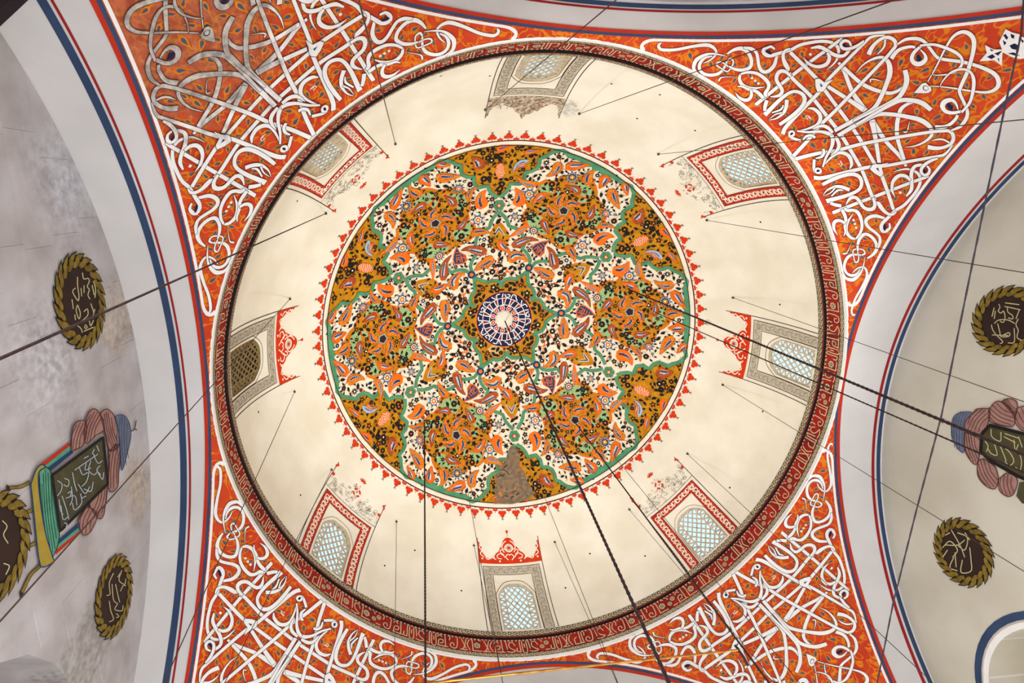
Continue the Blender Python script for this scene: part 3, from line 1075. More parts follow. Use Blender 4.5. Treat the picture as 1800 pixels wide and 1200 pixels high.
# strokes of one half, drawn on the upper right pendentive (x, y, width); the other half is its mirror image
STROKES = [
 [(1163, 74.5, 1.5), (1159, 77, 4.5), (1157.5, 81, 6), (1161, 86, 6), (1171, 87.5, 6), (1190, 86.5, 5.5), (1215, 81.5, 5.5), (1238, 78.5, 7), (1249, 80, 7), (1256, 85, 5.5), (1259, 91, 4.5), (1257, 97, 4), (1250, 104, 3), (1243, 108, 2.4), (1236, 110.5, 1)],
 [(1279, 99, .6), (1262, 95, 3), (1248, 94, 4), (1235, 98, 6.5), (1224, 105, 7.5), (1219.5, 115, 7), (1220, 122, 6), (1227, 130, 4)],
 [(1252, 98, 2.5), (1240, 101, 4), (1232, 108, 6), (1229, 116, 6), (1231, 124, 6), (1239, 130, 6), (1250, 131.5, 6), (1261, 129.5, 6), (1269, 124, 5), (1274, 116, 4), (1278, 107, 3.5)],
 [(1278, 107, 2.5), (1284, 102, 4.2), (1289, 107, 3), (1287, 115, 2.6), (1279, 125, 2.6), (1268, 120, 2.6), (1259, 113, 3), (1263, 108.5, 3.2), (1271, 110, 2.6), (1281, 117, 2.6)],
 [(1278, 94, 3), (1290, 87, 6), (1303, 84.5, 8), (1313, 90, 7), (1319, 99, 7), (1321, 109, 6.5), (1318, 118, 6.5), (1306, 122.5, 6.5), (1292, 121, 5.5), (1281, 116, 3)],
 [(1307, 83, 4), (1320, 85, 7), (1329, 91, 6), (1332, 102, 6), (1334, 115, 6.5), (1339, 124, 7), (1346, 126, 7), (1354, 122, 7), (1361, 114, 7), (1364, 104, 6), (1366, 96, 4.5)],
 [(1362, 86, 4), (1355, 81, 5), (1346, 84, 7), (1341.5, 90, 7.5), (1347, 96, 8), (1356, 97, 7), (1366, 94, 6.5), (1376, 91, 6), (1390, 87, 6), (1405, 79, 6), (1420, 75, 6), (1440, 72, 6), (1455, 72.5, 6), (1466, 76, 6), (1473, 83, 6.5), (1474, 92, 5.5), (1471, 104, 4), (1463, 114, 2.8), (1452, 123, .6)],
 [(1389, 84.5, 2.5), (1381, 87.5, 5), (1377, 94, 6), (1377, 103, 6.5), (1381, 113, 9), (1385, 120, 8), (1384.5, 128, 1.5)],
 [(1481, 67, 1.5), (1472, 73, 6), (1400, 126, 6.3), (1335, 178, 6.6), (1328, 184, 6)],
 [(1389, 91, 7), (1436, 138, 7.5), (1450, 158, 7), (1490, 212, 7), (1498, 224, 7)],
 [(1387, 127, 7), (1394, 138, 7), (1426, 169, 7), (1454, 204, 7), (1474, 229, 7)],
 [(1474, 109, 5), (1483, 122, 7.5), (1497, 158, 8), (1511, 180, 10), (1521, 194, 10)],
 [(1483, 118, 7), (1512, 144, 7.5), (1535, 156, 7.5), (1553, 161, 7), (1565, 163, 6.5), (1578, 159, 5.5), (1587, 152, 3.5)],
 [(1455, 151, 7), (1485, 170, 7.5), (1505, 183, 9), (1518, 192, 10)],
 [(1504, 128, .6), (1514, 116, 2.5), (1526, 107, 3.5), (1540, 101, 5), (1552, 100, 6), (1560, 106, 8), (1564, 116, 10), (1564, 130, 10), (1559, 145, 8.5), (1551, 165, 8), (1540, 185, 8), (1528, 196, 8), (1500, 211.5, 7.5), (1467, 229, 7)],
 [(1591, 122, 9), (1594, 138, 10.5), (1591, 152, 9.5), (1580, 170, 8), (1560, 182, 6.5), (1535, 194.5, 5), (1500, 212, 4)],
 [(1556, 61, 2.5), (1540, 62, 4.5), (1530, 65, 5.5), (1524, 70, 5.5), (1490, 104, 6), (1456, 139, 6.3), (1440, 161, 6.6), (1386, 217, 7.5), (1375.5, 235, 8)],
 [(1527, 95, 9), (1532, 84, 8), (1540, 74, 6), (1552, 66, 6), (1564, 65, 7), (1573, 71, 7.5), (1574, 80, 6.5), (1568, 88, 6), (1556, 102, 6), (1510, 150, 6.4), (1470, 192, 6.5), (1440, 221, 6.6), (1420, 246, 6.8), (1394, 274, 7)],
 [(1556, 68, 3.5), (1555, 79, 4), (1549, 88, 3.2), (1541, 95, .7)],
 [(1567, 102, 8), (1576, 90, 7), (1586, 84, 6), (1600, 81, 5.5), (1609, 82, 5)],
 [(1577, 77, 3), (1593, 68, 6), (1613, 67, 7), (1626, 73, 6), (1635, 84, 6), (1647, 99, 6), (1658, 103, 6), (1693, 108, 6.5), (1720, 116, 7), (1743, 128, 8.5), (1750, 141, 9), (1746, 153, 7), (1731, 160, 5), (1707, 159, 3.6), (1667, 153, 2.6), (1635, 150, 1.6)],
 [(1620, 79, 5), (1607, 91, 6.5), (1603, 102, 8), (1608, 110, 9), (1618, 111, 9), (1627, 104, 8), (1626, 95, 5), (1618, 86, 2)],
 [(1617, 79, 4), (1640, 77, 5), (1660, 82, 6), (1680, 91, 6.5), (1690, 100, 5.5), (1692, 108, 5), (1689, 116, 5), (1680, 124, 4.2), (1668, 129, 3), (1650, 131, 2), (1638, 130, 1)],
 [(1303, 128, 3.5), (1299.5, 136, 6), (1303, 146, 7), (1312, 152, 6), (1326, 154, 4.5), (1345, 151.5, .8)],
 [(1302, 129, 3.5), (1315, 126, 5), (1330, 128, 6), (1343, 136, 7), (1351, 146, 7.5), (1350, 155, 6), (1345, 163, 7), (1347, 169, 6)],
 [(1296, 151, 1.5), (1305, 151, 4), (1315, 156, 5), (1328, 159, 6), (1337, 166, 7), (1342, 172, 6)],
 [(1320, 157, 5), (1321, 166, 6), (1317, 173, 6.5), (1310, 175, 6.5), (1300, 171, 5), (1292, 161, .7)],
 [(1390, 133, 5), (1381, 125, 6.5), (1372, 124, 7.5), (1366, 130, 7.5), (1365, 140, 7), (1371, 150, 7), (1375, 158, 7), (1372, 165, 7), (1365, 168, 5), (1354, 169, 1.5)],
 [(1344, 201, 9), (1353, 192, 8), (1370, 175, 7), (1386, 163, 6), (1398, 159.5, 6), (1410, 164, 7), (1414.5, 173, 8), (1411, 184, 7.5), (1400, 196, 7), (1385, 208, 7), (1370, 218, 6)],
 [(1348, 175, 7), (1345, 185, 7), (1344, 194, 5.5)],
 [(1383, 174, 7.5), (1382, 186, 7), (1378, 196, 6), (1371, 203, 4), (1362, 208, 2.5), (1351, 210, .7)],
 [(1375, 197, 3), (1363, 200, 2.4), (1352, 208, .7)],
 [(1377, 183, 2), (1373, 191, 4), (1357, 197, 2.6)],
 [(1420, 189, 2), (1430, 190, 6), (1440, 198, 7.5), (1442, 208, 7.5), (1436, 218, 5.5), (1420, 225, 3.5), (1401, 229.5, 1.6)],
 [(1401, 229, 3), (1420, 231, 4.2), (1440, 230, 5), (1455, 233, 7), (1463, 238, 7)],
 [(1386, 236, 4), (1392, 241, 5), (1408, 246.5, 5)],
 [(1411, 245, 2.5), (1418, 238, 5), (1427, 237, 5), (1433, 241, 5)],
 [(1428, 226, 1.2), (1436, 222, 4), (1446, 220, 6), (1455, 223, 7), (1464, 232, 5.5)],
 [(1425, 83, 3), (1440, 81, 7), (1452, 86, 7), (1463, 93, 7), (1474, 97, 7), (1484, 96, 6), (1491, 89, 6), (1496, 81, 4)],
 [(1496, 79, 4), (1493, 72, 5), (1484, 70, 6), (1478, 76, 6), (1481, 83, 6), (1490, 84.5, 6), (1500, 82, 6), (1510, 77, 5.5), (1519, 70, 3.5)],
 [(1455, 91, 5), (1458, 100, 7), (1454, 110, 7), (1444, 115, 7), (1432, 115, 6), (1420, 109, 5), (1412, 99, .7)],
 [(1263, 141, 3.5), (1266, 136, 3), (1272, 134, 1.6), (1292, 133.5, .6)],
 [(1531, 143, 2.5), (1530, 139, 2.6), (1536, 137.5, 2.4), (1553, 142, .6)],
]
DIAM = [(1322, 136.5, 2.6), (1327.5, 141.2, 2.6), (1333, 146, 2.6), (1424.5, 95, 3.2)]
EYES = [((1345, 87), (1357, 93), 2.6), ((1481, 75), (1489, 80.5), 2.4), ((1613, 94), (1618, 106), 4.2), ((1389, 235.5), (1394, 231.5), 2.)]
HEAD = [(1432, 137), (1440, 135.5), (1450, 143), (1466, 137), (1456, 147), (1450, 157), (1446, 160.5), (1436, 160.5), (1432.5, 150)]
HEART = [(1606, 162), (1615, 151), (1621, 144.5), (1628, 143), (1633, 149), (1636.5, 151), (1637, 157), (1631, 162), (1621, 162.5)]
FLOWER = [(1722, 106), (1735, 91), (1732, 77), (1747, 85), (1762, 85), (1757, 72), (1768, 49), (1780, 55), (1792, 58), (1806, 68), (1816, 84), (1808, 98), (1790, 102), (1775, 98), (1762, 90), (1760, 100), (1758, 114), (1746, 104)]
FLOWER_IN = [[(1764, 60), (1768, 57), (1773, 64), (1770, 68)], [(1777, 57), (1784, 60), (1783, 66), (1778, 64)], [(1763, 68), (1770, 73), (1766, 78)], [(1775, 78), (1784, 74), (1790, 78), (1786, 86), (1778, 84)],
             [(1735, 98), (1745, 93), (1749, 98), (1742, 102)], [(1748, 92), (1762, 87), (1754, 96)], [(1740, 83), (1748, 87), (1743, 88)], [(1752, 100), (1755, 101), (1754, 108)], [(1770, 92), (1782, 96), (1790, 96), (1780, 90)],
             [(1793, 64), (1800, 70), (1797, 74)], [(1798, 82), (1808, 82), (1802, 92)]]

def wet(px_fn):
    return px_fn

def samples_of(path):
    return [(p[0], p[1], p[2]) for p in spline(path, 4.)]

half_pts = []
for s in STROKES:
    half_pts += samples_of(s)
half_pts += [(x, y, 8) for x, y in HEAD]
def to_ab(x, y):
    be, az = pend_px(x, y)
    return az - REF_DIAG, be
ref_pts = [(to_ab(x, y), w_) for x, y, w_ in half_pts]
both = []
for (al, be), w_ in ref_pts:
    for s in (1, -1):
        P = pend_pt(be, REF_DIAG + s * al)
        both.append((P[0], P[1], P[2], w_ * .0135 / 2))
both += [(*pend_pt(be, REF_DIAG + al), .25) for al, be in [to_ab(1775, 80), to_ab(1745, 95), to_ab(1795, 80)]]
bothA = np.array(both)

outline_m = mat('plum_outline_paint', (58, 18, 40), (40, 12, 26))
# foliage drops between the strokes
drng = random.Random(11)
drops = []
tries = 0
DA0, DA1 = D(-88.1), D(.5)
while len(drops) < 300 and tries < 12000:
    tries += 1
    al = drng.uniform(-.77, .77)
    lo = beta_low(REF_DIAG + al, DA0, DA1, 6.74, 6.58)
    be = drng.uniform(lo, BT - .01)
    az = REF_DIAG + al
    P = np.array(pend_pt(be, az))
    ok = True
    for sd in ('back', 'right'):
        saz, sa = SIDES[sd]
        if P[0] * math.cos(saz) + P[1] * math.sin(saz) > sa - .30:
            ok = False
    if be > BT - .022 or not ok:
        continue
    d = np.sqrt(((bothA[:, :3] - P) ** 2).sum(1)) - bothA[:, 3]
    gap = d.min()
    if gap < .022:
        continue
    if any((P[0] - q[2][0]) ** 2 + (P[1] - q[2][1]) ** 2 + (P[2] - q[2][2]) ** 2 < (.15 + q[3] * .3) ** 2 for q in drops):
        continue
    drops.append((al, be, P, min(.19, .085 + gap * .8), drng.uniform(0, 2 * pi)))

white_w = mat('worn_white_paint', (240, 238, 234), (226, 224, 220), scale=3)
ground_w = vein_mat('worn_pendentive_red')
_wc = hit_sphere(300, 60, ZC, RP)
stain(ground_w, tuple(_wc), 1.7, (166, 104, 72), amount=.62, nscale=3.)
stain(white_w, tuple(_wc), 1.7, (172, 164, 154), amount=.9, nscale=3.)

pend_words = {'tr': 'red painted pendentive with white mirrored calligraphy at the upper right', 'br': 'red painted pendentive with white mirrored calligraphy behind the brass tube',
              'bl': 'red painted pendentive with white mirrored calligraphy at the lower left', 'tl': 'red painted pendentive with white calligraphy, its corner faded and worn'}
for key, s0, s1, az0, az1 in PEND:
    diag = REF_DIAG if key == 'tr' else (az0 + az1) / 2
    k_sg = {1: (diag - az0) / REF_HALF, -1: (az1 - diag) / REF_HALF}
    a0, a1 = SIDES[s0][1], SIDES[s1][1]
    def remap(al, be, diag=diag, k_sg=k_sg, a0=a0, a1=a1):
        # same place between arch edge and ring on this pendentive as on the drawn one
        sd = 1 if al < 0 else -1
        k = k_sg[sd]
        de = REF_HALF - abs(al)
        f = min(1, abs(al) / .4)
        l0 = math.acos(min(1, 6.74 / (RP * math.cos(de))))
        l1 = math.acos(min(1, (a0 if sd > 0 else a1) / (RP * math.cos(de * k))))
        if l0 < BT - .02:
            be = be * (1 - f) + f * (l1 + (be - l0) * (BT - l1) / (BT - l0))
        return be, diag + al * k
    root = tag(empty('pendentive_painting'), pend_words[key], 'calligraphy panel', 'calligraphy pendentives under the dome')
    gm = ground_w if key == 'tl' else ground_red
    wm = white_w if key == 'tl' else white
    # red ground, the curved triangle itself
    V, Fc = [], []
    NA, NB = 96, 44
    for i in range(NA + 1):
        az = az0 + (az1 - az0) * i / NA
        lo = min(beta_low(az, az0, az1, a0, a1), BT)
        for j in range(NB + 1):
            V.append(pend_pt(lo + (BT - lo) * j / NB, az))
    for i in range(NA):
        for j in range(NB):
            q = i * (NB + 1) + j
            Fc.append([q, q + NB + 1, q + NB + 2, q + 1])
    put('red_ground', mesh('red_ground', V, Fc, [gm], None, True), root)
    # white line along the ring
    V, Fc = [], []
    for i in range(161):
        az = az0 + (az1 - az0) * i / 160
        lo = beta_low(az, az0, az1, a0 - .17, a1 - .17)
        b0 = max(BT - .003, min(lo, BT))
        V += [pend_pt(b0, az, .014), pend_pt(BT, az, .014)]
    for i in range(160):
        Fc.append([2 * i, 2 * i + 1, 2 * i + 3, 2 * i + 2])
    put('white_line', mesh('white_line', V, Fc, [wm]), root)
    # foliage drops
    s = Sh()
    V, Fc, fm = [], [], []
    for al, be, P, sz, rot in drops:
        bq, aq = remap(al, be)
        for sc_, slot, off in ((1., 0, .005), (.55, 1, .008)):
            o = len(V)
            for q in range(9):
                t = 2 * pi * q / 9
                r = sz * sc_ * (.5 + .0 * q)
                x = r * (1.25 * math.cos(t) if abs(t) > 0 else 1.9)
                y = r * .62 * math.sin(t) * (1 - .35 * math.cos(t))
                if q == 0:
                    x = r * 1.9
                u, v = x * math.cos(rot) - y * math.sin(rot), x * math.sin(rot) + y * math.cos(rot)
                V.append(pend_pt(bq + v / RP, aq + u / (RP * math.cos(be)), off))
            Fc.append([o + q for q in range(9)])
            fm.append(slot)
            if slot == 0:
                # curling tail
                o = len(V)
                sg = 1 if rot > pi else -1
                for q in range(6):
                    t = q / 5
                    for e in (-1, 1):
                        x = sz * (-.5 - .9 * t)
                        y = sz * sg * (.9 * t * t) + e * sz * .1 * (1 - .6 * t)
                        u, v = x * math.cos(rot) - y * math.sin(rot), x * math.sin(rot) + y * math.cos(rot)
                        V.append(pend_pt(bq + v / RP, aq + u / (RP * math.cos(be)), .005))
                for q in range(5):
                    Fc.append([o + 2 * q, o + 2 * q + 1, o + 2 * q + 3, o + 2 * q + 2])
                    fm.append(0)
    tag(put('drop_foliage', mesh('drop_foliage', V, Fc, [dropyel, dropblue], fm), root), 'small blue drops outlined in yellow', None, None, 'stuff')
    # calligraphy
    def pf(sign, diag=diag, k_sg=k_sg):
        def fn(x, y, off):
            al, be = to_ab(x, y)
            return pend_pt(*remap(sign * al, be), off)
        return fn
    for sign in (1, -1):
        fnp = pf(sign)
        for k, st in enumerate(STROKES):
            s = Sh()
            lay = 1.2 * k + (.6 if sign < 0 else 0)
            st = [(x, y, w_ * .92) for x, y, w_ in st]
            s.ribbon(st, outline_m, lay, grow=.75, ext=.75, step=3.)
            s.ribbon(st, wm, lay + .5, step=3.)
            put('calligraphy_stroke', sh_mesh('calligraphy_stroke', s, fnp, .010, .0004), root)
        for x, y, r in DIAM:
            s = Sh()
            s.poly([(x - r, y), (x, y - r), (x + r, y), (x, y + r)], wm, 0)
            put('diamond_dot', sh_mesh('diamond_dot', s, fnp, .012, .001), root)
        s = Sh()
        s.poly(HEAD, ink, 0)
        c = np.mean(HEAD, axis=0)
        s.poly([(c[0] + (x - c[0]) * .93, c[1] + (y - c[1]) * .93) for x, y in HEAD], wm, 1)
        s.poly([(1441, 144), (1446.5, 149), (1443, 151.5)], navy, 2)
        put('stroke_head', sh_mesh('stroke_head', s, fnp, .033, .001), root)
        s = Sh()
        s.disc(1391.5, 233.5, 6.6, ink, 0, 16)
        s.disc(1391.5, 233.5, 6.1, wm, 1, 16)
        put('stroke_eye', sh_mesh('stroke_eye', s, fnp, .033, .001), root)
        for p, q, r in EYES:
            s = Sh()
            cx, cy = (p[0] + q[0]) / 2, (p[1] + q[1]) / 2
            s.disc(cx, cy, math.dist(p, q) / 2, navy_d, 0, 12, r, math.atan2(q[1] - p[1], q[0] - p[0]))
            put('eye_fill', sh_mesh('eye_fill', s, fnp, .037, .001), root)
    for sign in (1, -1):
        s = Sh()
        for p in ([(1416, 204.5), (1420, 202.5), (1424, 206), (1425, 209)], [(1417.5, 206), (1420, 209)], [(1421, 204), (1423, 207.5)]):
            s.ribbon([(x, y, 1.2) for x, y in p], wm, 0, step=2)
        put('small_mark', sh_mesh('small_mark', s, pf(sign), .012, .001), root)
    fnp = pf(1)
    s = Sh()
    s.poly(HEART, ink, 0)
    c = np.mean(HEART, axis=0)
    s.poly([(c[0] + (x - c[0]) * .95, c[1] + (y - c[1]) * .95) for x, y in HEART], wm, 1)
    s.disc(1627, 153, 5, ink, 2, 10)
    s.disc(1627.5, 153, 3.8, wm, 3, 10)
    put('heart_knot', sh_mesh('heart_knot', s, fnp, .033, .001), root)
    s = Sh()
    s.poly(FLOWER, wm, 0)
    for p in FLOWER_IN:
        s.poly(p, navy_d, 1)
    put('white_flower', sh_mesh('white_flower', s, fnp, .033, .001), root)

# ------------------------------------------------------------------ the great medallion of the dome
C0 = D(-65.4)              # azimuth of the drawn sector's wheel
med = tag(empty('dome_medallion'), 'great round medallion of amber, green and white arabesques crowning the dome', 'painted medallion')

def flat(x, y):
    """photo pixel -> flat dome map (azimuthal, units of degrees of arc) turned so that the sector's wheel lies on azimuth 0"""
    th, az = dome_px(x, y)
    r = math.degrees(th)
    return (r * math.cos(az - C0), r * math.sin(az - C0))

def ffn(x, y, off):
    return dome_pt(math.radians(math.hypot(x, y)), math.atan2(y, x), off)

PX = 0.163                 # degrees of arc per photo pixel, about
def fpath(path):
    return [(*flat(p[0], p[1]), (p[2] if len(p) > 2 else 1.) * PX) for p in path]

def mir(path, axis=0.):
    """mirror a flat path about an azimuth"""
    a = math.radians(axis)
    c, s = math.cos(2 * a), math.sin(2 * a)
    return [(c * p[0] + s * p[1], s * p[0] - c * p[1], *p[2:]) for p in path]

ROT = [D(v) for v in (-65.4, -5.4, 56.2, 117.2, 177.6, 235.6)]
def six(name, sh, base, step=.0022, under=None):
    # one copy in each sixth; under: the six parts it belongs to
    me = sh_mesh(name, sh, ffn, base, step)
    out = []
    for k, r in enumerate(ROT):
        if under:
            out.append(put(name, me, under[k], 0.))
        else:
            out.append(put(name, me, med, r))
    return out

TH_RED, TH_BLK = 54.27, 53.05
def ringm(name, t0, t1, m, off, n=3):
    me = revolve(name, [dome_pt(math.radians(t0 + (t1 - t0) * k / n), 0, off)[::2] for k in range(n + 1)], m, 192)
    return put(name, me, med)
ringm('cream_ground', .5, TH_BLK, mat('medallion_cream', (242, 232, 208), (226, 212, 180), scale=2), .006, 60)
ringm('cream_ring', TH_BLK, TH_RED, cream, .007)
ringm('red_ring', TH_RED - .12, TH_RED + .22, dred, .009, 2)
ringm('black_ring', TH_BLK - .14, TH_BLK + .05, ink, .040, 2)

# amber lobes at the rim; half outline traced, mirrored about azimuth -30 (in sector coordinates)
LOBE = [(990, 263.5), (975, 265), (965, 270), (958, 275), (949, 278), (948, 287), (944, 295), (935, 300), (923, 302), (922, 313), (914, 322.5), (905, 322), (896.5, 322), (894, 330), (888, 338), (878, 346)]
LA = -29.7
hl = [flat(*p) for p in LOBE]
e0 = math.atan2(hl[0][1], hl[0][0])
hm = mir(hl, LA)
e1 = math.atan2(hm[0][1], hm[0][0])
arc = [((TH_BLK - .1) * math.cos(e0 + (e1 - e0) * k / 14), (TH_BLK - .1) * math.sin(e0 + (e1 - e0) * k / 14)) for k in range(15)]
s = Sh(1.4)
s.poly(arc + hm + hl[::-1], amber, 0, 2.)
LOBES = six('amber_lobe', s, .009)
for half_ in (hl, hm):
    s = Sh(1.4)
    a_ = math.atan2(half_[0][1], half_[0][0])
    sg = 1 if half_ is hl else -1
    rim = [((TH_BLK - .75) * math.cos(a_ + sg * D(d)), (TH_BLK - .75) * math.sin(a_ + sg * D(d)), 1.3) for d in (14.5, 11, 8, 5, 2.5)]
    pth = rim + [(x, y, .95) for x, y in half_]
    s.ribbon(pth, ink, 0, grow=.06, smooth=False, step=.5)
    s.ribbon(pth, green, 1, smooth=False, step=.5)
    six('green_ribbon', s, .0255, .0012)
# spandrel clasp on the rim between lobes
s = Sh(1.4)
cl = [((TH_BLK - .2) * math.cos(D(d)), (TH_BLK - .2) * math.sin(D(d))) for d in (-6.5, -3, 0, 3, 6.5)] + [((TH_BLK - r) * math.cos(D(d)), (TH_BLK - r) * math.sin(D(d))) for d, r in ((4.5, 1.5), (2.6, 2.2), (1.2, 1.5), (0, 3.0), (-1.2, 1.5), (-2.6, 2.2), (-4.5, 1.5))]
s.poly(cl, green, 0, 2.)
six('green_clasp', s, .0275)

# inner ribbons from the rim knots to the star
INNER = [(877, 371), (885, 378), (891, 386), (894, 396), (901, 399), (908, 401), (914, 405), (918, 411), (920, 420), (922, 429), (918, 437), (924, 442), (929, 449), (932, 457), (930, 466)]
for pth in ([(*flat(*p), .8) for p in INNER], mir([(*flat(*p), .8) for p in INNER], 0)):
    s = Sh(1.4)
    s.ribbon(pth, ink, 0, grow=.06, smooth=False, step=.5)
    s.ribbon(pth, green, 1, smooth=False, step=.5)
    six('green_ribbon', s, .0255, .0012)
# central star
STAR = [(929, 474), (922, 480), (913, 486), (905, 490), (897, 489), (888, 491), (883, 496), (881, 504)]
hs = [flat(*p) for p in STAR]
hsm = mir(hs, 0)
s = Sh(1.4)
inn = [(7.6 * math.cos(D(d)), 7.6 * math.sin(D(d))) for d in (-30, -15, 0, 15, 30)]
s.poly(hs[::-1] + hsm[1:] + inn[::-1], amber, 0, 2.)
six('amber_star_point', s, .009)
s = Sh(1.4)
pth = [(x, y, .85) for x, y in hs[::-1] + hsm[1:]]
s.ribbon(pth, ink, 0, grow=.06, smooth=False, step=.5)
s.ribbon(pth, green, 1, smooth=False, step=.5)
six('green_star_ribbon', s, .0255, .0012)
# blue knot at each star tip
s = Sh(1.4)
kx, ky = flat(929.5, 470)
s.disc(kx, ky, 1.15, navy, 0, 14)
s.disc(kx, ky, .55, borange, 1, 10)
six('blue_knot', s, .029)
# green interlaced knot under each lobe
s = Sh(1.4)
gx, gy = flat(877, 360)
for k in range(6):
    t = k * pi / 3
    s.disc(gx + .95 * math.cos(t), gy + .95 * math.sin(t), .78, ink, 0, 10)
for k in range(6):
    t = k * pi / 3
    s.disc(gx + .95 * math.cos(t), gy + .95 * math.sin(t), .70, green, 1, 10)
    s.ribbon([(gx + 1.2 * math.cos(t), gy + 1.2 * math.sin(t)), (gx + .5 * math.cos(t + .9), gy + .5 * math.sin(t + .9))], ink, 2, width=.12, smooth=False, step=.3)
s.star(gx, gy, .75, .35, 6, borange, 3)
s.disc(gx, gy, .25, cream, 4, 6)
six('green_knot', s, .029)

# wheel: amber field with pale green panels
WHEEL = [(922, 350), (931, 352), (938, 340), (946, 330), (944, 322), (958, 315), (972, 317), (985, 310), (1000, 305), (1016, 306), (1030, 309), (1042, 316), (1049, 326), (1051, 337), (1050, 347), (1057, 355), (1064, 366), (1068, 380), (1064, 391), (1056, 400), (1040, 409), (1028, 412), (1016, 420), (1012, 433), (1003, 438), (992, 440), (980, 436), (971, 429), (963, 419), (953, 419), (943, 416), (946, 411), (934, 403), (926, 396), (917, 390), (916, 380), (920, 372), (926, 365)]
s = Sh(1.4)
fw = [flat(*p) for p in WHEEL]
s.poly(fw, orange, 0, 2.)
c = np.mean(fw, axis=0)
s.poly([(c[0] + (x - c[0]) * .965, c[1] + (y - c[1]) * .965) for x, y in fw], amber, 1, 2.)
WHEELS = six('amber_wheel', s, .0155)
PANELS = [
 [(953, 322), (972, 322), (974, 330), (973, 340), (965, 338), (952, 338), (943, 341), (936, 350), (932, 356), (931, 350), (938, 343), (945, 333)],
 [(988, 320), (998, 322), (1012, 320), (1024, 318), (1034, 323), (1041, 332), (1042, 342), (1036, 346), (1025, 345), (1018, 338), (1021, 330), (1015, 326), (1000, 324)],
 [(1048, 358), (1052, 368), (1057, 378), (1060, 385), (1055, 393), (1047, 399), (1036, 402), (1029, 399), (1027, 391), (1031, 387), (1040, 385), (1045, 378), (1046, 368)],
 [(976, 410), (985, 403), (993, 406), (1000, 414), (1012, 416), (1020, 414), (1015, 421), (1008, 428), (998, 431), (987, 430), (978, 425), (974, 418)],
 [(929, 373), (938, 371), (945, 376), (953, 379), (954, 384), (948, 388), (950, 395), (957, 402), (963, 410), (957, 413), (946, 410), (940, 405), (932, 400), (927, 392), (926, 382)]]
def ell(x, y, rx, ry, rot=0, n=12):
    return [(x + rx * math.cos(2 * pi * k / n) * math.cos(rot) - ry * math.sin(2 * pi * k / n) * math.sin(rot), y + rx * math.cos(2 * pi * k / n) * math.sin(rot) + ry * math.sin(2 * pi * k / n) * math.cos(rot)) for k in range(n)]
PANELS += [ell(981, 339, 5, 10, .1), ell(1024, 352, 11, 4.6), ell(1017.5, 391, 5.5, 9.5, -.5), ell(979, 400, 5.5, 5.5), ell(955, 368, 10.5, 6.2, .2)]
for p in PANELS:
    s = Sh(1.4)
    fp = [flat(*q) for q in p]
    s.ribbon([(*q, .28) for q in fp + fp[:2]], orange, 1, step=.5)
    s.poly(fp, lgreen, 0, 2.)
    six('green_panel', s, .0205, under=WHEELS)

# saz leaves: path runs from the thin tip to the round end
def leaf(path, W, fill, core='stripe', outline=ink, side=1):
    P = spline(fpath(path), .25)
    n = len(P)
    s = Sh(1.4)
    W *= PX * 1.22
    L_, R_, CL = [], [], []
    for i in range(n):
        t = i / (n - 1)
        w_ = W / 2 * ((t / .68) ** .85 if t < .68 else math.sqrt(max(0, 1 - ((t - .68) / .34) ** 2)))
        a, b = P[max(i - 1, 0)], P[min(i + 1, n - 1)]
        dx, dy = b[0] - a[0], b[1] - a[1]
        l = math.hypot(dx, dy) or 1
        dx, dy = dx / l, dy / l
        sca = 1 + .13 * abs(math.sin(t * pi * 5.5))
        L_.append((P[i][0] - dy * w_ * sca, P[i][1] + dx * w_ * sca))
        R_.append((P[i][0] + dy * w_, P[i][1] - dx * w_))
        CL.append((P[i][0], P[i][1], dx, dy, w_, t))
    out = L_ + R_[::-1]
    m_ = max(1, n // 22)
    L2, R2 = L_[::m_] + [L_[-1]], R_[::m_] + [R_[-1]]
    def strip(g, slot, lay):
        v, f = [], []
        for (lx, ly), (rx, ry) in zip(L2, R2):
            mx_, my_ = (lx + rx) / 2, (ly + ry) / 2
            d = math.hypot(lx - rx, ly - ry) / 2
            k = (d + g) / d if d > 1e-4 else 1
            v += [(mx_ + (lx - mx_) * k, my_ + (ly - my_) * k), (mx_ + (rx - mx_) * k, my_ + (ry - my_) * k)]
        for i in range(len(L2) - 1):
            f.append([2 * i, 2 * i + 1, 2 * i + 3, 2 * i + 2])
        s.polys.append((v, f, slot, lay))
    strip(.08, outline, 0)
    strip(0, fill, 1)
    cp = [c for c in CL if .30 < c[5] < .84]
    k_ = .12 * side
    base = [(c[0] - c[3] * c[4] * k_ * 2, c[1] + c[2] * c[4] * k_ * 2, 0) for c in cp]
    if core == 'stripe':
        def wd(f):
            return [(b[0], b[1], f * W * (.15 + .85 * min(1, (c[5] - .28) / .3))) for b, c in zip(base, cp)]
        s.ribbon(wd(.36), white, 2, step=.5)
        s.ribbon([(b[0] - c[3] * W * .03, b[1] + c[2] * W * .03, v[2]) for b, c, v in zip(base, cp, wd(.24))], navy, 3, step=.5)
        s.ribbon([(b[0] + c[3] * W * .07, b[1] - c[2] * W * .07, v[2]) for b, c, v in zip(base, cp, wd(.12))], pblue, 4, step=.5)
    elif core == 'chain':
        s.ribbon([(b[0], b[1], W * .27 * (.25 + .75 * min(1, (c[5] - .28) / .3))) for b, c in zip(base, cp)], pblue, 2, step=.5)
        k = max(1, len(cp) // 6)
        for b, c in list(zip(base, cp))[::k]:
            s.disc(b[0], b[1], W * .11 * (.4 + .6 * min(1, (c[5] - .28) / .3)), navy, 3, 6)
    # scallops on the round end
    for c in CL[::max(1, n // 9)]:
        if c[5] > .3 and fill is not borange:
            q = c[4] * .74
            s.disc(c[0] - c[3] * q * side, c[1] + c[2] * q * side, W * .085, brown if fill is not brown else orange, 2, 5)
    return s

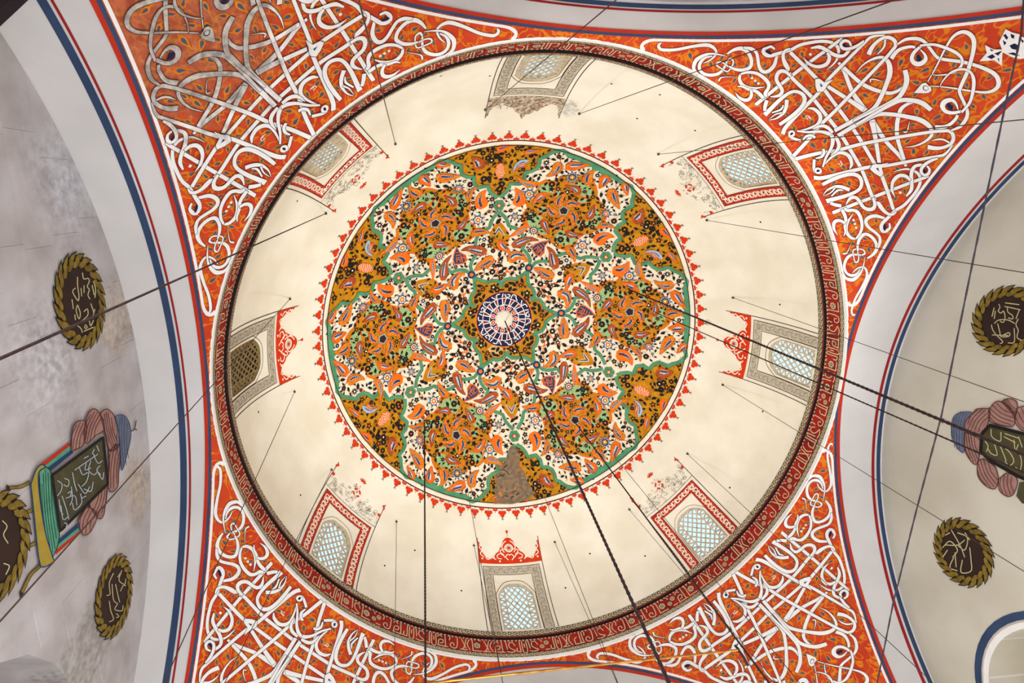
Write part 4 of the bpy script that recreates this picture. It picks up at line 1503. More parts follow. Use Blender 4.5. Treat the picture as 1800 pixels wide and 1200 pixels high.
LEAVES = [
 ('saz_leaf', [(952, 262), (940, 264), (930, 266), (921, 268)], 8, orange, 'stripe'),
 ('saz_leaf', [(902, 302), (906, 291), (915, 284), (929, 281)], 7, pblue, 'chain'),
 ('saz_leaf', [(904, 301), (910, 294), (917, 290), (926, 289)], 6, orange, 'stripe'),
 ('saz_leaf', [(901, 254.5), (891, 257), (882, 260), (873, 261)], 11, borange, 'chain'),
 ('saz_leaf', [(959, 309), (969, 305), (978, 297), (983, 284)], 14, lorange, 'chain'),
 ('saz_leaf', [(905, 306), (917, 317), (930, 322), (946, 322)], 10, lorange, 'chain'),
 ('teardrop_leaf', [(905, 329), (912, 339), (914, 350), (905, 360)], 17, borange, 'chain'),
 ('saz_leaf', [(933, 359), (943, 350), (952, 343), (961, 341)], 11, orange, 'stripe'),
 ('saz_leaf', [(1039, 288), (1022, 290), (1007, 291), (994, 291)], 14, orange, 'stripe'),
 ('saz_leaf', [(1048, 297), (1039, 303), (1034, 312), (1034, 323)], 14, lorange, 'chain'),
 ('saz_leaf', [(1053, 331), (1059, 322), (1063, 314), (1068, 307)], 15, orange, 'stripe'),
 ('saz_leaf', [(1090, 367), (1083, 356), (1077, 344), (1075, 331)], 15, lorange, 'chain'),
 ('saz_leaf', [(992, 324), (1005, 328), (1014, 333), (1017, 341)], 11, brown, 'stripe'),
 ('saz_leaf', [(1104, 343), (1101, 334), (1099, 327), (1099, 320)], 11, orange, 'stripe'),
 ('saz_leaf', [(1131, 365), (1127, 376), (1121, 384), (1113, 388)], 17, brown, 'stripe'),
 ('saz_leaf', [(1045, 358), (1042, 368), (1038, 377), (1030, 381)], 11, brown, 'stripe'),
 ('saz_leaf', [(1083, 401), (1072, 396), (1062, 395), (1052, 397)], 9, lorange, 'chain'),
 ('teardrop_leaf', [(1081, 416), (1069, 414), (1058, 418), (1048, 428)], 18, borange, 'chain'),
 ('saz_leaf', [(1026, 411), (1012, 412), (1002, 411), (996, 404)], 10, brown, 'stripe'),
 ('saz_leaf', [(1011, 461), (1008, 449), (1003, 441), (997, 433)], 12, lorange, 'chain'),
 ('saz_leaf', [(965, 412), (961, 403), (957, 394), (954, 385)], 11, brown, 'stripe'),
 ('saz_leaf', [(895, 416), (908, 408), (918, 402), (927, 394)], 9, borange, 'chain'),
 ('saz_leaf', [(948, 422), (930, 420), (914, 426), (900, 432)], 12, brown, 'stripe'),
 ('saz_leaf', [(899, 446), (891, 439), (883, 433), (876, 422)], 12, orange, 'stripe'),
 ('saz_leaf', [(928, 459), (918, 451), (906, 449), (894, 459)], 15, lorange, 'stripe'),
 ('saz_leaf', [(937, 470), (949, 474), (961, 481), (974, 486)], 15, lorange, 'chain'),
 ('saz_leaf', [(961, 432), (969, 441), (973, 454), (977, 472)], 14, brown, 'stripe'),
]
# the amber spear under each knot comes before the leaf that lies on it
s = Sh(1.4)
SP = [(877, 387), (885, 395), (892, 405), (896, 416), (893, 427), (887, 434), (879, 441)]
sp = [flat(*p) for p in SP]
spm = mir(sp, LA)
full = sp + spm[::-1][1:]
s.poly(full, orange, 0, 2.)
c = np.mean(full, axis=0)
s.poly([(c[0] + (x - c[0]) * .93, c[1] + (y - c[1]) * .93) for x, y in full], amber, 1, 2.)
tri = [flat(*p) for p in ((877, 397), (887.5, 412.5), (882, 410.5), (877, 404.5))]
trm = mir(tri, LA)
s.poly(tri, white, 2)
s.poly(trm, white, 2)
tri = [flat(*p) for p in ((877, 399), (886, 412), (882.5, 410), (877, 403.5))]
s.poly(tri, navy, 3)
s.poly(mir(tri, LA), navy, 3)
six('amber_spear', s, .016)
for nm, p, W, fill, core in LEAVES:
    six(nm, leaf(p, W, fill, core, vred if fill is borange else ink), .0285)
# five petals round each wheel's pentagon
fx, fy = flat(991, 370)
for k in range(5):
    a = 2 * pi * k / 5 + .35
    pts = [(991 + r * math.cos(a + d), 370 + r * math.sin(a + d)) for r, d in ((33, .75), (25, .45), (18, .1), (9, -.12))]
    six('wheel_petal', leaf(pts, 13, lorange, 'chain'), .0275, under=WHEELS)
s = Sh(1.4)
pent = [(991 + 9.5 * math.cos(2 * pi * k / 5 - .3), 369 + 8.6 * math.sin(2 * pi * k / 5 - .3)) for k in range(5)]
s.poly([flat(*p) for p in pent], pblue, 0)
s.poly([flat(991 + (x - 991) * .8, 369 + (y - 369) * .8) for x, y in pent], dbrown, 1)
six('brown_pentagon', s, .039, under=WHEELS)
# kufic drop
DROP = [(966, 421), (958, 432), (957, 444), (950, 450.5), (942, 448.5), (936, 441), (933.5, 434), (940, 428), (950, 424)]
s = Sh(1.4)
s.poly([flat(*p) for p in DROP], orange, 0)
c = np.mean(DROP, axis=0)
s.poly([flat(c[0] + (x - c[0]) * .84, c[1] + (y - c[1]) * .84) for x, y in DROP], navy, 1)
for p in ([(939, 437), (943, 433), (946, 438), (942, 442)], [(945, 431), (950, 437), (946, 443)], [(949, 429), (954, 434), (950, 441), (953, 444)], [(954, 427), (957, 430)], [(944, 445), (948, 440)], [(949, 447), (955, 440)]):
    s.ribbon(fpath([(x, y, 1.5) for x, y in p]), orange, 2, smooth=False, step=.4)
six('kufic_drop', s, .030)
# fruit of white seeds on the lobe axis
s = Sh(1.4)
fr = [flat(*p) for p in ell(879, 298, 9, 13, .05, 14)]
s.poly(fr, orange, 0)
s.poly([flat(*p) for p in ((874, 306), (884, 306), (874, 317))], orange, 0)
fr_r = random.Random(5)
for k in range(46):
    a = k * 2.4
    r = math.sqrt(k / 46)
    x, y = flat(879 + 8 * r * math.cos(a), 299 + 13 * r * math.sin(a))
    s.disc(x, y, .15, cream, 1, 5)
six('seed_fruit', s, .029, under=LOBES)
# star flowers
FLS = [(930, 340, 12, 8, white, navy, amber), (1006, 310, 12, 10, navy, navy, amber), (1024, 430, 12, 7, white, navy, lorange), (1066, 374, 10, 9, pblue, slate, borange), (938, 404, 10, 12, white, ink, brown), (905, 379, 8.5, 7, pblue, navy, amber)]
for x, y, r, n, c1, c2, c3 in FLS:
    s = Sh(1.4)
    fx, fy = flat(x, y)
    r *= PX
    s.star(fx, fy, r * 1.12, r * .55, n, c2, 0)
    s.star(fx, fy, r * .9, r * .4, n, c1, 1)
    for k in range(n):
        t = 2 * pi * k / n
        s.disc(fx + r * .62 * math.cos(t), fy + r * .62 * math.sin(t), r * .12, c2 if c1 is not navy else pblue, 2, 5)
    s.disc(fx, fy, r * .38, c3, 3, 10)
    s.disc(fx, fy, r * .16, cream, 4, 6)
    six('star_flower', s, .030)
# thin orange vines and their node
VINES = [[(878, 455), (874, 466), (869, 478)], [(878, 455), (883, 469), (893, 477), (901, 487)], [(899, 466), (888, 478), (877, 489)], [(872, 474), (884, 479), (895, 475)], [(929, 458), (917, 462), (905, 470)],
         [(938, 474), (949, 484), (953, 500), (947, 524)], [(932, 478), (938, 488), (951, 497), (970, 499)], [(936, 504), (952, 506), (974, 501)], [(953, 506), (960, 520), (972, 531)],
         [(887, 340), (886, 352)], [(886, 369), (896, 371), (908, 364)], [(1044, 435), (1044, 443), (1052, 450)], [(962, 276), (964, 284), (956, 294), (944, 299)], [(979, 268), (985, 276), (985, 284)], [(1060, 298), (1068, 304)], [(1083, 312), (1083, 326)], [(1081, 347), (1092, 343), (1102, 343)], [(945, 450), (936, 452)], [(984, 296), (996, 297)]]
s = Sh(1.4)
for p in VINES:
    s.ribbon(fpath([(x, y, 1.5) for x, y in p]), orange, 0, step=.5)
nx, ny = flat(878, 455)
s.disc(nx, ny, .6, borange, 1, 10)
six('orange_vine', s, .011)

# black florets, leaves and tendrils filling the ground
occ = []
for nm, p, W, fill, core in LEAVES:
    for q in spline(fpath(p), .6):
        occ.append((q[0], q[1], W * PX * .42))
for x, y, r, *_ in FLS:
    occ.append((*flat(x, y), r * PX * 1.0))
occ.append((*flat(950, 436), 2.2))
occ.append((*flat(879, 299), 2.0))
occ.append((*flat(991, 370), 2.6))
occ.append((gx, gy, 1.7))
occ.append((*flat(880, 405), 1.6))
occ.append((kx, ky, 1.2))
for pth in (hl, hm, [flat(*p) for p in INNER], mir([flat(*p) for p in INNER], 0), hs, hsm):
    for q in dense([(*p, 1) for p in pth], .6):
        occ.append((q[0], q[1], .5))
oc2 = []
for x, y, r in occ:
    for k in (-1, 0, 1):
        a = k * pi / 3
        oc2.append((x * math.cos(a) - y * math.sin(a), x * math.sin(a) + y * math.cos(a), r))
OC = np.array(oc2)
fr_r = random.Random(21)
cells = []
tries = 0
while len(cells) < 400 and tries < 14000:
    tries += 1
    a = fr_r.uniform(-30, 30)
    r = math.sqrt(fr_r.uniform(8.6 ** 2, 52.4 ** 2))
    x, y = r * math.cos(D(a)), r * math.sin(D(a))
    g = (np.hypot(OC[:, 0] - x, OC[:, 1] - y) - OC[:, 2]).min()
    if g < .3:
        continue
    if any((x - q[0]) ** 2 + (y - q[1]) ** 2 < (1.05 + .25 * (q[2] > .9)) ** 2 for q in cells):
        continue
    cells.append((x, y, min(g, 1.6)))
s = Sh(1.4)
for i, (x, y, g) in enumerate(cells):
    rot = fr_r.uniform(0, 2 * pi)
    if g > .62 and fr_r.random() < .55:
        n = fr_r.choice((5, 6, 7, 8))
        r = min(1.1, g * .98) * fr_r.uniform(.8, 1.05)
        if fr_r.random() < .5:
            s.star(x, y, r, r * .45, n, ink, 1, rot)
        else:
            for k in range(n):
                s.disc(x + r * .58 * math.cos(rot + 2 * pi * k / n), y + r * .58 * math.sin(rot + 2 * pi * k / n), r * .36, ink, 1, 6)
        s.disc(x, y, r * .26, fr_r.choice((amber, borange, brown, ink, ink, amber, cream)), 2, 6)
    else:
        r = min(.95, max(.58, g)) * fr_r.uniform(.8, 1.12)
        c_, s_ = math.cos(rot), math.sin(rot)
        s.poly([(x + (u * c_ - v * s_) * r, y + (u * s_ + v * c_) * r) for u, v in ((1.1, 0), (.35, .5), (-.45, .38), (-.7, .1), (-.5, -.3), (.1, -.5))], ink, 1, 0)
    # tendril
    L_ = fr_r.uniform(.7, 1.5)
    s.ribbon([(x, y, .10), (x + L_ * .5 * math.cos(rot + 2.6), y + L_ * .5 * math.sin(rot + 2.6), .10), (x + L_ * math.cos(rot + 3.3), y + L_ * math.sin(rot + 3.3), .06)], ink, 0, step=.5)
me = sh_mesh('black_florets', s, ffn, .0238, .0006)
for r in ROT:
    tag(put('black_florets', me, med, r), 'small black blossoms, leaves and tendrils', None, None, 'stuff')

# centre: navy inscription disc
s = Sh(1.4)
s.disc(0, 0, 8.25, borange, 0, 64)
s.disc(0, 0, 8.05, navy_d, 1, 64)
s.polys[0] = s.polys[0]
N = 15
for k in range(N):
    a = 2 * pi * k / N
    def q(r, d):
        return (r * math.cos(a + d), r * math.sin(a + d))
    s.poly([q(6.15, .06), q(6.15, .2), q(4.4, .17), q(4.4, .09)], ring_red, 2, 0)
NAVY = put('navy_disc', sh_mesh('navy_disc', s, ffn, .022, .0015), med)
lets = []
w_ = .30
for k in range(N):
    a = 2 * pi * k / N
    s = Sh(1.4)
    def q(r, d, a=a):
        return (r * math.cos(a + d), r * math.sin(a + d))
    v = k % 3
    s.ribbon([q(3.9, .02), q(6.2, .02)], white, 0, width=w_, smooth=False, step=.5)
    s.ribbon([q(4.1, .1), q(6.2, .2)], white, 0, width=w_ * .8, smooth=False, step=.5)
    if v == 0:
        s.ribbon([q(6.5, .0), q(7.6, .02), q(7.7, .14), q(7.0, .2), q(6.6, .3)], white, 0, width=w_, step=.4)
    elif v == 1:
        s.ribbon([q(7.6, .02), q(6.7, .1), q(6.6, .2), q(7.5, .22), q(7.6, .36)], white, 0, width=w_, step=.4)
    else:
        s.ribbon([q(6.5, .02), q(7.6, .06)], white, 0, width=w_, step=.4)
        s.ribbon([q(7.5, .14), q(6.7, .16), q(6.6, .3), q(7.3, .34), q(7.4, .24)], white, 0, width=w_, step=.4)
    s.disc(*q(7.2, .10 + .05 * v), .12, white, 0, 5)
    put('white_letter', sh_mesh('white_letter', s, ffn, .030, .001), NAVY)
for r0 in (6.25, 4.25):
    put('white_ring', revolve('white_ring', [dome_pt(math.radians(r0 + d), 0, .0305)[::2] for d in (-.1, .1)], white, 96), NAVY)
for k in range(11):
    a = 2 * pi * k / 11
    s = Sh(1.4)
    s.disc(3.35 * math.cos(a), 3.35 * math.sin(a), .78, white, 0, 8)
    s.disc(3.35 * math.cos(a), 3.35 * math.sin(a), .62, red, 1, 8)
    s.disc(3.35 * math.cos(a), 3.35 * math.sin(a), .22, white, 2, 6)
    put('red_bead', sh_mesh('red_bead', s, ffn, .031, .001), NAVY)
# plaster boss at the very crown
V, Fc = [], []
for j in range(7):
    t = j / 6 * pi / 2
    for k in range(28):
        a = 2 * pi * k / 28
        V.append((.30 * math.cos(t) * math.cos(a), .30 * math.cos(t) * math.sin(a), R - .02 - .12 * math.sin(t)))
for j in range(6):
    for k in range(28):
        Fc.append([j * 28 + k, j * 28 + (k + 1) % 28, (j + 1) * 28 + (k + 1) % 28, (j + 1) * 28 + k])
put('crown_boss', mesh('crown_boss', V, Fc, [plaster], None, True), med)

# trefoils and buds on the rim
def rim_fn(x, y, off):
    # x along the rim (degrees of arc), y outward
    th = math.radians(TH_RED + .15 + y * .92)
    return dome_pt(th, math.radians(x * .86) / math.sin(math.radians(TH_RED)), off)
s = Sh(1.4)
s.ribbon([(0, 0), (0, 1.1)], ink, 0, width=.14, smooth=False)
s.disc(-.62, 1.25, .62, red, 1, 12)
s.disc(.62, 1.25, .62, red, 1, 12)
s.disc(0, 2.05, .66, red, 1, 12)
s.poly([(-.8, .9), (.8, .9), (.5, 2.0), (-.5, 2.0)], red, 2, 0)
for d in (-.35, 0, .35):
    s.ribbon([(0, 2.6), (d * .4, 3.0), (d, 3.5)], greyline if d else ink, 0, width=.14, step=.4)
tre = sh_mesh('trefoil', s, rim_fn, .009, .001)
s = Sh(1.4)
s.ribbon([(-.75, .35, .5), (0, .55, .7), (.75, .35, .5)], red, 0, step=.3)
s.ribbon([(0, .7), (0, 1.4)], red, 0, width=.16, smooth=False)
bud = sh_mesh('bud', s, rim_fn, .009, .001)
NT = 80
for i in range(NT):
    put('trefoil', tre, med, 2 * pi * i / NT + .02)
    put('bud', bud, med, 2 * pi * (i + .5) / NT + .02)
# worn patch low on the medallion
s = Sh()
WORN = [(868, 886), (872, 872), (866, 862), (874, 852), (868, 842), (878, 832), (874, 822), (886, 815), (896, 788), (906, 785), (914, 800), (912, 818), (922, 830), (926, 845), (935, 858), (938, 872), (924, 880), (900, 886.5)]
worn_fn = lambda x, y, off: dome_pt(*dome_px(x, y), off)
s.poly(WORN, wornm, 0, 10)
wr = random.Random(4)
for k in range(26):
    x, y = wr.uniform(874, 926), wr.uniform(822, 880)
    s.ribbon([(x, y), (x + wr.uniform(-6, 6), y + wr.uniform(-4, 4)), (x + wr.uniform(-9, 9), y + wr.uniform(-5, 5))], wr.choice((greyline, brown, olive, dbrown, lorange)), 1, width=wr.uniform(.8, 2.2), step=2)
put('worn_patch', sh_mesh('worn_patch', s, worn_fn, .041, .001), med)['label'] = 'grey brown patch where old paint shows through'

s = Sh()
s.poly([(857, 613), (864, 607), (873, 606), (884, 612), (883, 622), (872, 628), (863, 624)], mat('faded_amber_paint', (226, 190, 122), (206, 160, 84), scale=9, mix=.9), 0, 10)
put('worn_patch', sh_mesh('worn_patch', s, worn_fn, .0222, .001), med)['label'] = 'pale faded patch of the amber star'

# ------------------------------------------------------------------ painted wreath roundels on the side walls
def stroke_set(path_list, sc_, ox, oy, w_):
    return [[(ox + x / sc_, oy + y / sc_, w_) for x, y in p] for p in path_list]

TXT_L1 = stroke_set([[(250, 240), (260, 285), (290, 280), (300, 300), (285, 340), (300, 360), (290, 400), (305, 430)], [(215, 270), (215, 330), (225, 400), (220, 440), (190, 400), (180, 370), (200, 350)], [(240, 350), (245, 410)], [(262, 330), (262, 385)],
    [(215, 470), (235, 530), (225, 570), (205, 510), (215, 470)], [(260, 520), (285, 500), (290, 540), (265, 570), (240, 590)], [(310, 460), (330, 520), (325, 555), (340, 500)], [(210, 610), (290, 575), (360, 540)], [(215, 620), (240, 640), (250, 670)],
    [(270, 610), (285, 630), (270, 640), (265, 620)], [(300, 585), (310, 620), (330, 580)], [(260, 660), (330, 630)], [(175, 430), (185, 500)], [(195, 540), (200, 580)], [(330, 300), (345, 360), (340, 420)], [(320, 330), (335, 400)]], 4.07, 80, 420, 1.8)
TXT_R1 = stroke_set([[(680, 270), (690, 300), (675, 330), (700, 350), (720, 330), (735, 380), (720, 430), (690, 420)], [(735, 260), (860, 275)], [(730, 290), (870, 320)], [(755, 300), (760, 340), (800, 370), (800, 400), (760, 390)], [(640, 440), (680, 410), (760, 410), (820, 440)],
    [(615, 450), (625, 490), (650, 530), (715, 600), (690, 615)], [(670, 440), (690, 520), (700, 555), (770, 550), (770, 520), (720, 540)], [(815, 480), (815, 600), (760, 610)], [(850, 400), (830, 450), (850, 500), (840, 560), (880, 590)], [(620, 540), (760, 545)], [(860, 320), (830, 400)], [(640, 300), (620, 380)], [(650, 330), (640, 400)]], 4.978, 1620, 480, 1.7)
TXT_R2 = stroke_set([[(410, 650), (440, 625), (470, 660), (450, 690)], [(440, 570), (480, 640), (500, 690)], [(470, 590), (510, 610), (500, 660), (470, 640)], [(520, 650), (525, 700), (525, 745), (485, 750), (490, 700)], [(420, 600), (440, 590)], [(455, 690), (440, 730), (470, 745)], [(410, 690), (430, 660)], [(500, 590), (520, 620)], [(420, 640), (470, 640), (500, 620)], [(460, 670), (465, 730)]], 2.306, 1480, 680, 1.8)
TXT_L2 = stroke_set([[(800, 110), (770, 180), (775, 260), (750, 270)], [(790, 190), (800, 300), (830, 330)], [(815, 190), (830, 260), (845, 320)], [(860, 90), (840, 160), (880, 190), (890, 150)], [(770, 310), (780, 380), (800, 440), (770, 460)], [(830, 330), (810, 370), (860, 380), (870, 340)], [(820, 400), (840, 420), (820, 430)], [(850, 240), (870, 200), (890, 200)], [(850, 110), (830, 140)]], 4.073, 0, 980, 1.5)
TXT_L3 = [[(0, 915, 2), (8, 925, 2), (2, 940, 2), (10, 955, 2)], [(2, 990, 2), (12, 995, 2), (6, 1010, 2)]]

ROUND = [
 ('left', (140, 530), .665, .60, .0, TXT_L1, 'brown wreath roundel above the green and yellow turban painting on grey stone', 30),
 ('left', (199, 1047), .62, .54, .0, TXT_L2, 'brown wreath roundel below the green and yellow turban painting on grey stone', 28),
 ('left', (-12, 962), .62, .56, .0, TXT_L3, 'wreath roundel cut off by the left edge of the picture', 28),
 ('right', (1769, 564), .62, .60, .0, TXT_R1, 'dark wreath roundel above the half seen turban painting on cream wall', 30),
 ('right', (1692, 970), .63, .57, .0, TXT_R2, 'gold wreath roundel beside the arched window on cream wall', 30)]
WOFF = {'left': .017, 'right': .004, 'back': .004, 'front': .004}
for side, c, ru, rz, rot, txt, label, nl in ROUND:
    nl = 21
    cu, cz = wall_px(side, *c)
    fn = wall_fn(side)
    root = tag(empty('wreath_roundel'), label, 'painted roundel', 'wreath roundels on the side walls')
    s = Sh()
    s.disc(cu, cz, ru * 1.0, ink, 0, 40, rz * 1.0)
    put('black_halo', sh_mesh('black_halo', s, fn, WOFF[side], .002), root)
    s = Sh()
    s.disc(cu, cz, ru * .74, dbrown, 0, 40, rz * .74)
    disc_o = put('brown_disc', sh_mesh('brown_disc', s, fn, WOFF[side] + .003, .002), root)
    for k in range(nl):
        for row in (0, 1):
            a = 2 * pi * (k + .5 * row) / nl
            rr = .80 if row == 0 else .93
            dx, dy = -math.sin(a), math.cos(a)
            L_ = 2 * pi / nl * 1.12
            def q(t, wd):
                a2 = a + t * L_
                r2 = rr + wd + (.10 * t if row else .03 * t)
                return (cu + ru * r2 * math.cos(a2), cz + rz * r2 * math.sin(a2))
            s = Sh()
            o_ = [q(-.55, -.02), q(-.3, .065), q(.15, .085), q(.75, .07), q(.35, -.045), q(-.2, -.085)]
            cc = np.mean(o_, axis=0)
            s.poly([(cc[0] + (x - cc[0]) * 1.12, cc[1] + (y - cc[1]) * 1.12) for x, y in o_], ink, 0, 0)
            s.poly([(cc[0] + (x - cc[0]) * .86, cc[1] + (y - cc[1]) * .86) for x, y in o_], ochre, 1, 0)
            put('wreath_leaf', sh_mesh('wreath_leaf', s, fn, WOFF[side] + .006 + .0005 * ((k * 2 + row) % 6), .0016), root)
    fx_ = wall_px_fn(side)
    for p in txt:
        s = Sh()
        s.ribbon(p, palegold, 0, step=2.)
        put('script_stroke', sh_mesh('script_stroke', s, fx_, WOFF[side] + .008, .001), disc_o)

# ------------------------------------------------------------------ turban paintings
def px_part(root, side, name, shapes, lay):
    s = Sh()
    for sh_ in shapes:
        if sh_[0] == 'p':
            s.poly(sh_[1], sh_[2], sh_[3], 30)
        else:
            s.ribbon(sh_[1], sh_[2], sh_[3], width=sh_[4], step=3., smooth=len(sh_[1]) > 2 and len(sh_) < 6)
    return put(name, sh_mesh(name, s, wall_px_fn(side), WOFF[side] + .004 + .004 * lay, .0015), root)

def blob(root, side, name, pts, m, edge_m, lay, lines=0, w_=1.6):
    P = [(x, y) for x, y, _ in spline([(*p, 1) for p in pts + pts[:1]], 5.)]
    sh_ = [('p', P, m, 0), ('r', P + P[:1], edge_m, 1, w_)]
    if lines:
        n = len(P)
        A = np.array(P)
        c = A.mean(0)
        u, sv, vt = np.linalg.svd(A - c)
        ax, ay = vt[0], vt[1]
        pr = (A - c) @ ax
        pq = (A - c) @ ay
        for k in range(lines):
            f = (k + .7) / (lines + .4) * 2 - 1
            q = f * pq.max() * .9
            L_ = pr.max() * .9 * math.sqrt(max(.05, 1 - f * f))
            bend = pq.max() * .22
            sh_.append(('r', [tuple(c + ax * (-L_) + ay * q), tuple(c + ay * (q + bend)), tuple(c + ax * L_ + ay * q)], edge_m, 1, w_ * .8))
    return px_part(root, side, name, sh_, lay)

def cs(pts, sc_, ox, oy):
    return [(ox + x / sc_, oy + y / sc_) for x, y in pts]

tl = tag(empty('turban_painting'), 'painted pink turban over a green and yellow stand with legs, on grey stone', 'wall painting', 'turban paintings on the side walls')
k_, ox, oy = 2.423, 0, 690
for p in ([(120, 380), (80, 400), (25, 405)], [(130, 500), (95, 512), (60, 505)], [(145, 640), (110, 660), (82, 712)], [(165, 735), (120, 780), (82, 858)]):
    q = cs(p, k_, ox, oy)
    e = q[-1]
    px_part(tl, 'left', 'leg', [('r', q, ink, 0, 6.6), ('r', q, ochre, 1, 4.6), ('p', [(e[0] - 3, e[1] - 6), (e[0] + 3, e[1] - 2), (e[0] + 2, e[1] + 5), (e[0] - 3, e[1] + 6)], dbrown, 2)], 0)
for nm, p, m in (('red_strip', [(168, 300), (285, 212), (292, 224), (178, 312)], vred), ('green_strip', [(180, 312), (292, 224), (299, 240), (195, 318)], teal), ('blue_strip', [(195, 318), (299, 240), (304, 256), (208, 332)], navy),
                 ('red_strip', [(228, 690), (332, 600), (330, 588), (226, 672)], vred), ('green_strip', [(226, 672), (330, 588), (326, 574), (232, 652)], teal), ('blue_strip', [(232, 652), (326, 574), (320, 558), (236, 630)], navy)):
    px_part(tl, 'left', nm, [('p', cs(p, k_, ox, oy), m, 0)], 1)
blob(tl, 'left', 'teal_leaf', cs([(155, 340), (185, 318), (210, 350), (228, 450), (242, 590), (232, 660), (205, 702), (185, 640), (165, 480)], k_, ox, oy), teal, ink, 2, 5, 1.4)
bar_p = cs([(118, 390), (140, 330), (165, 305), (180, 318), (152, 345), (157, 450), (182, 600), (212, 700), (215, 722), (165, 742), (150, 690), (130, 500)], k_, ox, oy)
px_part(tl, 'left', 'yellow_bar', [('p', bar_p, mat('mustard_paint', (168, 148, 56), (140, 116, 36), scale=6), 0), ('r', bar_p + bar_p[:1], navy, 1, 2.2)], 3)
for nm, p, ln in (('turban_wrap', [(290, 250), (298, 150), (325, 120), (352, 125), (356, 170), (340, 225)], 4), ('turban_wrap', [(345, 205), (350, 130), (370, 80), (395, 70), (425, 110), (430, 160), (400, 180), (360, 215)], 5),
                  ('turban_wrap', [(415, 90), (440, 70), (470, 90), (490, 150), (502, 215), (460, 250), (440, 190)], 5), ('turban_wrap', [(450, 250), (500, 220), (495, 330), (490, 400), (465, 422), (450, 400), (455, 300)], 4),
                  ('turban_wrap', [(445, 390), (440, 450), (430, 520), (410, 537), (380, 500), (375, 460)], 4), ('turban_wrap', [(320, 545), (360, 490), (402, 520), (375, 590), (345, 607), (328, 580)], 4)):
    blob(tl, 'left', nm, cs(p, k_, ox, oy), rose, rosed, 4, ln)
blob(tl, 'left', 'turban_cap', cs([(478, 100), (510, 94), (535, 120), (546, 180), (530, 260), (506, 330), (500, 215), (490, 150)], k_, ox, oy), capblue, slate, 5, 5, 1.2)
px_part(tl, 'left', 'finial', [('r', cs([(545, 165), (562, 155), (570, 118)], k_, ox, oy), rosed, 0, 2.), ('r', cs([(562, 155), (574, 158)], k_, ox, oy), rosed, 0, 2.)], 4)
pan = cs([(205, 352), (425, 190), (445, 388), (240, 590)], k_, ox, oy)
pan_l = px_part(tl, 'left', 'olive_panel', [('p', pan, olive, 0), ('r', pan + pan[:1], ink, 1, 5., 0)], 6)
for p in ([(225, 375), (245, 390), (240, 420), (225, 440)], [(255, 365), (275, 375), (270, 400), (252, 392)], [(290, 340), (300, 390), (310, 420)], [(320, 320), (335, 350), (360, 340), (350, 380), (330, 400)], [(370, 290), (360, 330), (385, 350), (400, 330)], [(300, 330), (400, 262)], [(380, 260), (400, 300), (420, 290)],
          [(245, 440), (265, 500), (275, 540)], [(262, 450), (300, 440), (310, 480)], [(290, 470), (300, 500), (330, 470), (325, 430)], [(340, 410), (370, 420), (380, 380)], [(240, 480), (250, 540), (270, 530)], [(400, 340), (420, 370), (425, 340)], [(395, 225), (405, 250)], [(340, 280), (360, 270)], [(232, 455), (238, 500), (250, 520)], [(285, 400), (290, 450), (280, 480)], [(315, 390), (345, 430), (365, 400)], [(350, 300), (345, 330), (370, 320)], [(410, 310), (395, 330), (412, 350)], [(270, 430), (285, 420), (280, 445)], [(385, 240), (375, 262)], [(330, 450), (350, 440)], [(255, 555), (268, 560), (262, 572)]):
    px_part(pan_l, 'left', 'script_stroke', [('r', cs(p, k_, ox, oy), pblue, 0, 1.5)], 8)

tr_ = tag(empty('turban_painting'), 'painted rose turban with blue cap, cut by the right picture edge', 'wall painting', 'turban paintings on the side walls')
k_, ox, oy = 3.735, 1600, 660
blob(tr_, 'right', 'turban_cap', cs([(272, 320), (290, 268), (340, 240), (412, 245), (372, 300), (356, 380), (356, 502), (310, 470), (280, 400)], k_, ox, oy), capblue, slate, 1, 6, 1.2)
px_part(tr_, 'right', 'finial', [('r', cs([(222, 292), (250, 308), (275, 318)], k_, ox, oy), rosed, 0, 2.), ('r', cs([(215, 282), (226, 294), (212, 312)], k_, ox, oy), rosed, 0, 2.)], 1)
for p, ln in (([(420, 245), (440, 220), (522, 220), (526, 270), (500, 350), (470, 382), (390, 370), (362, 340), (375, 290)], 5), ([(520, 225), (560, 175), (600, 170), (650, 200), (692, 262), (685, 325), (640, 332), (530, 300)], 5), ([(600, 172), (650, 150), (702, 170), (706, 225), (690, 270), (650, 210)], 4),
              ([(705, 215), (760, 200), (830, 230), (860, 300), (800, 372), (720, 342), (690, 285)], 4), ([(362, 372), (410, 390), (460, 420), (466, 480), (440, 582), (395, 550), (362, 480)], 5), ([(445, 572), (480, 545), (560, 600), (582, 680), (560, 742), (500, 722), (450, 660)], 5), ([(585, 680), (640, 640), (702, 670), (706, 720), (680, 780), (640, 792), (590, 752)], 4)):
    blob(tr_, 'right', 'turban_wrap', cs(p, k_, ox, oy), rose, rosed, 2, ln)
px_part(tr_, 'right', 'green_leaf', [('p', cs([(700, 790), (720, 700), (800, 690), (860, 740), (800, 830), (740, 840)], k_, ox, oy), olive, 0)], 1)
pan = cs([(478, 380), (530, 325), (900, 420), (980, 760), (860, 720), (720, 662), (540, 562), (470, 500)], k_, ox, oy)
pan_r = px_part(tr_, 'right', 'olive_panel', [('p', pan, olive, 0), ('r', pan + pan[:1], ink, 1, 6., 0)], 4)
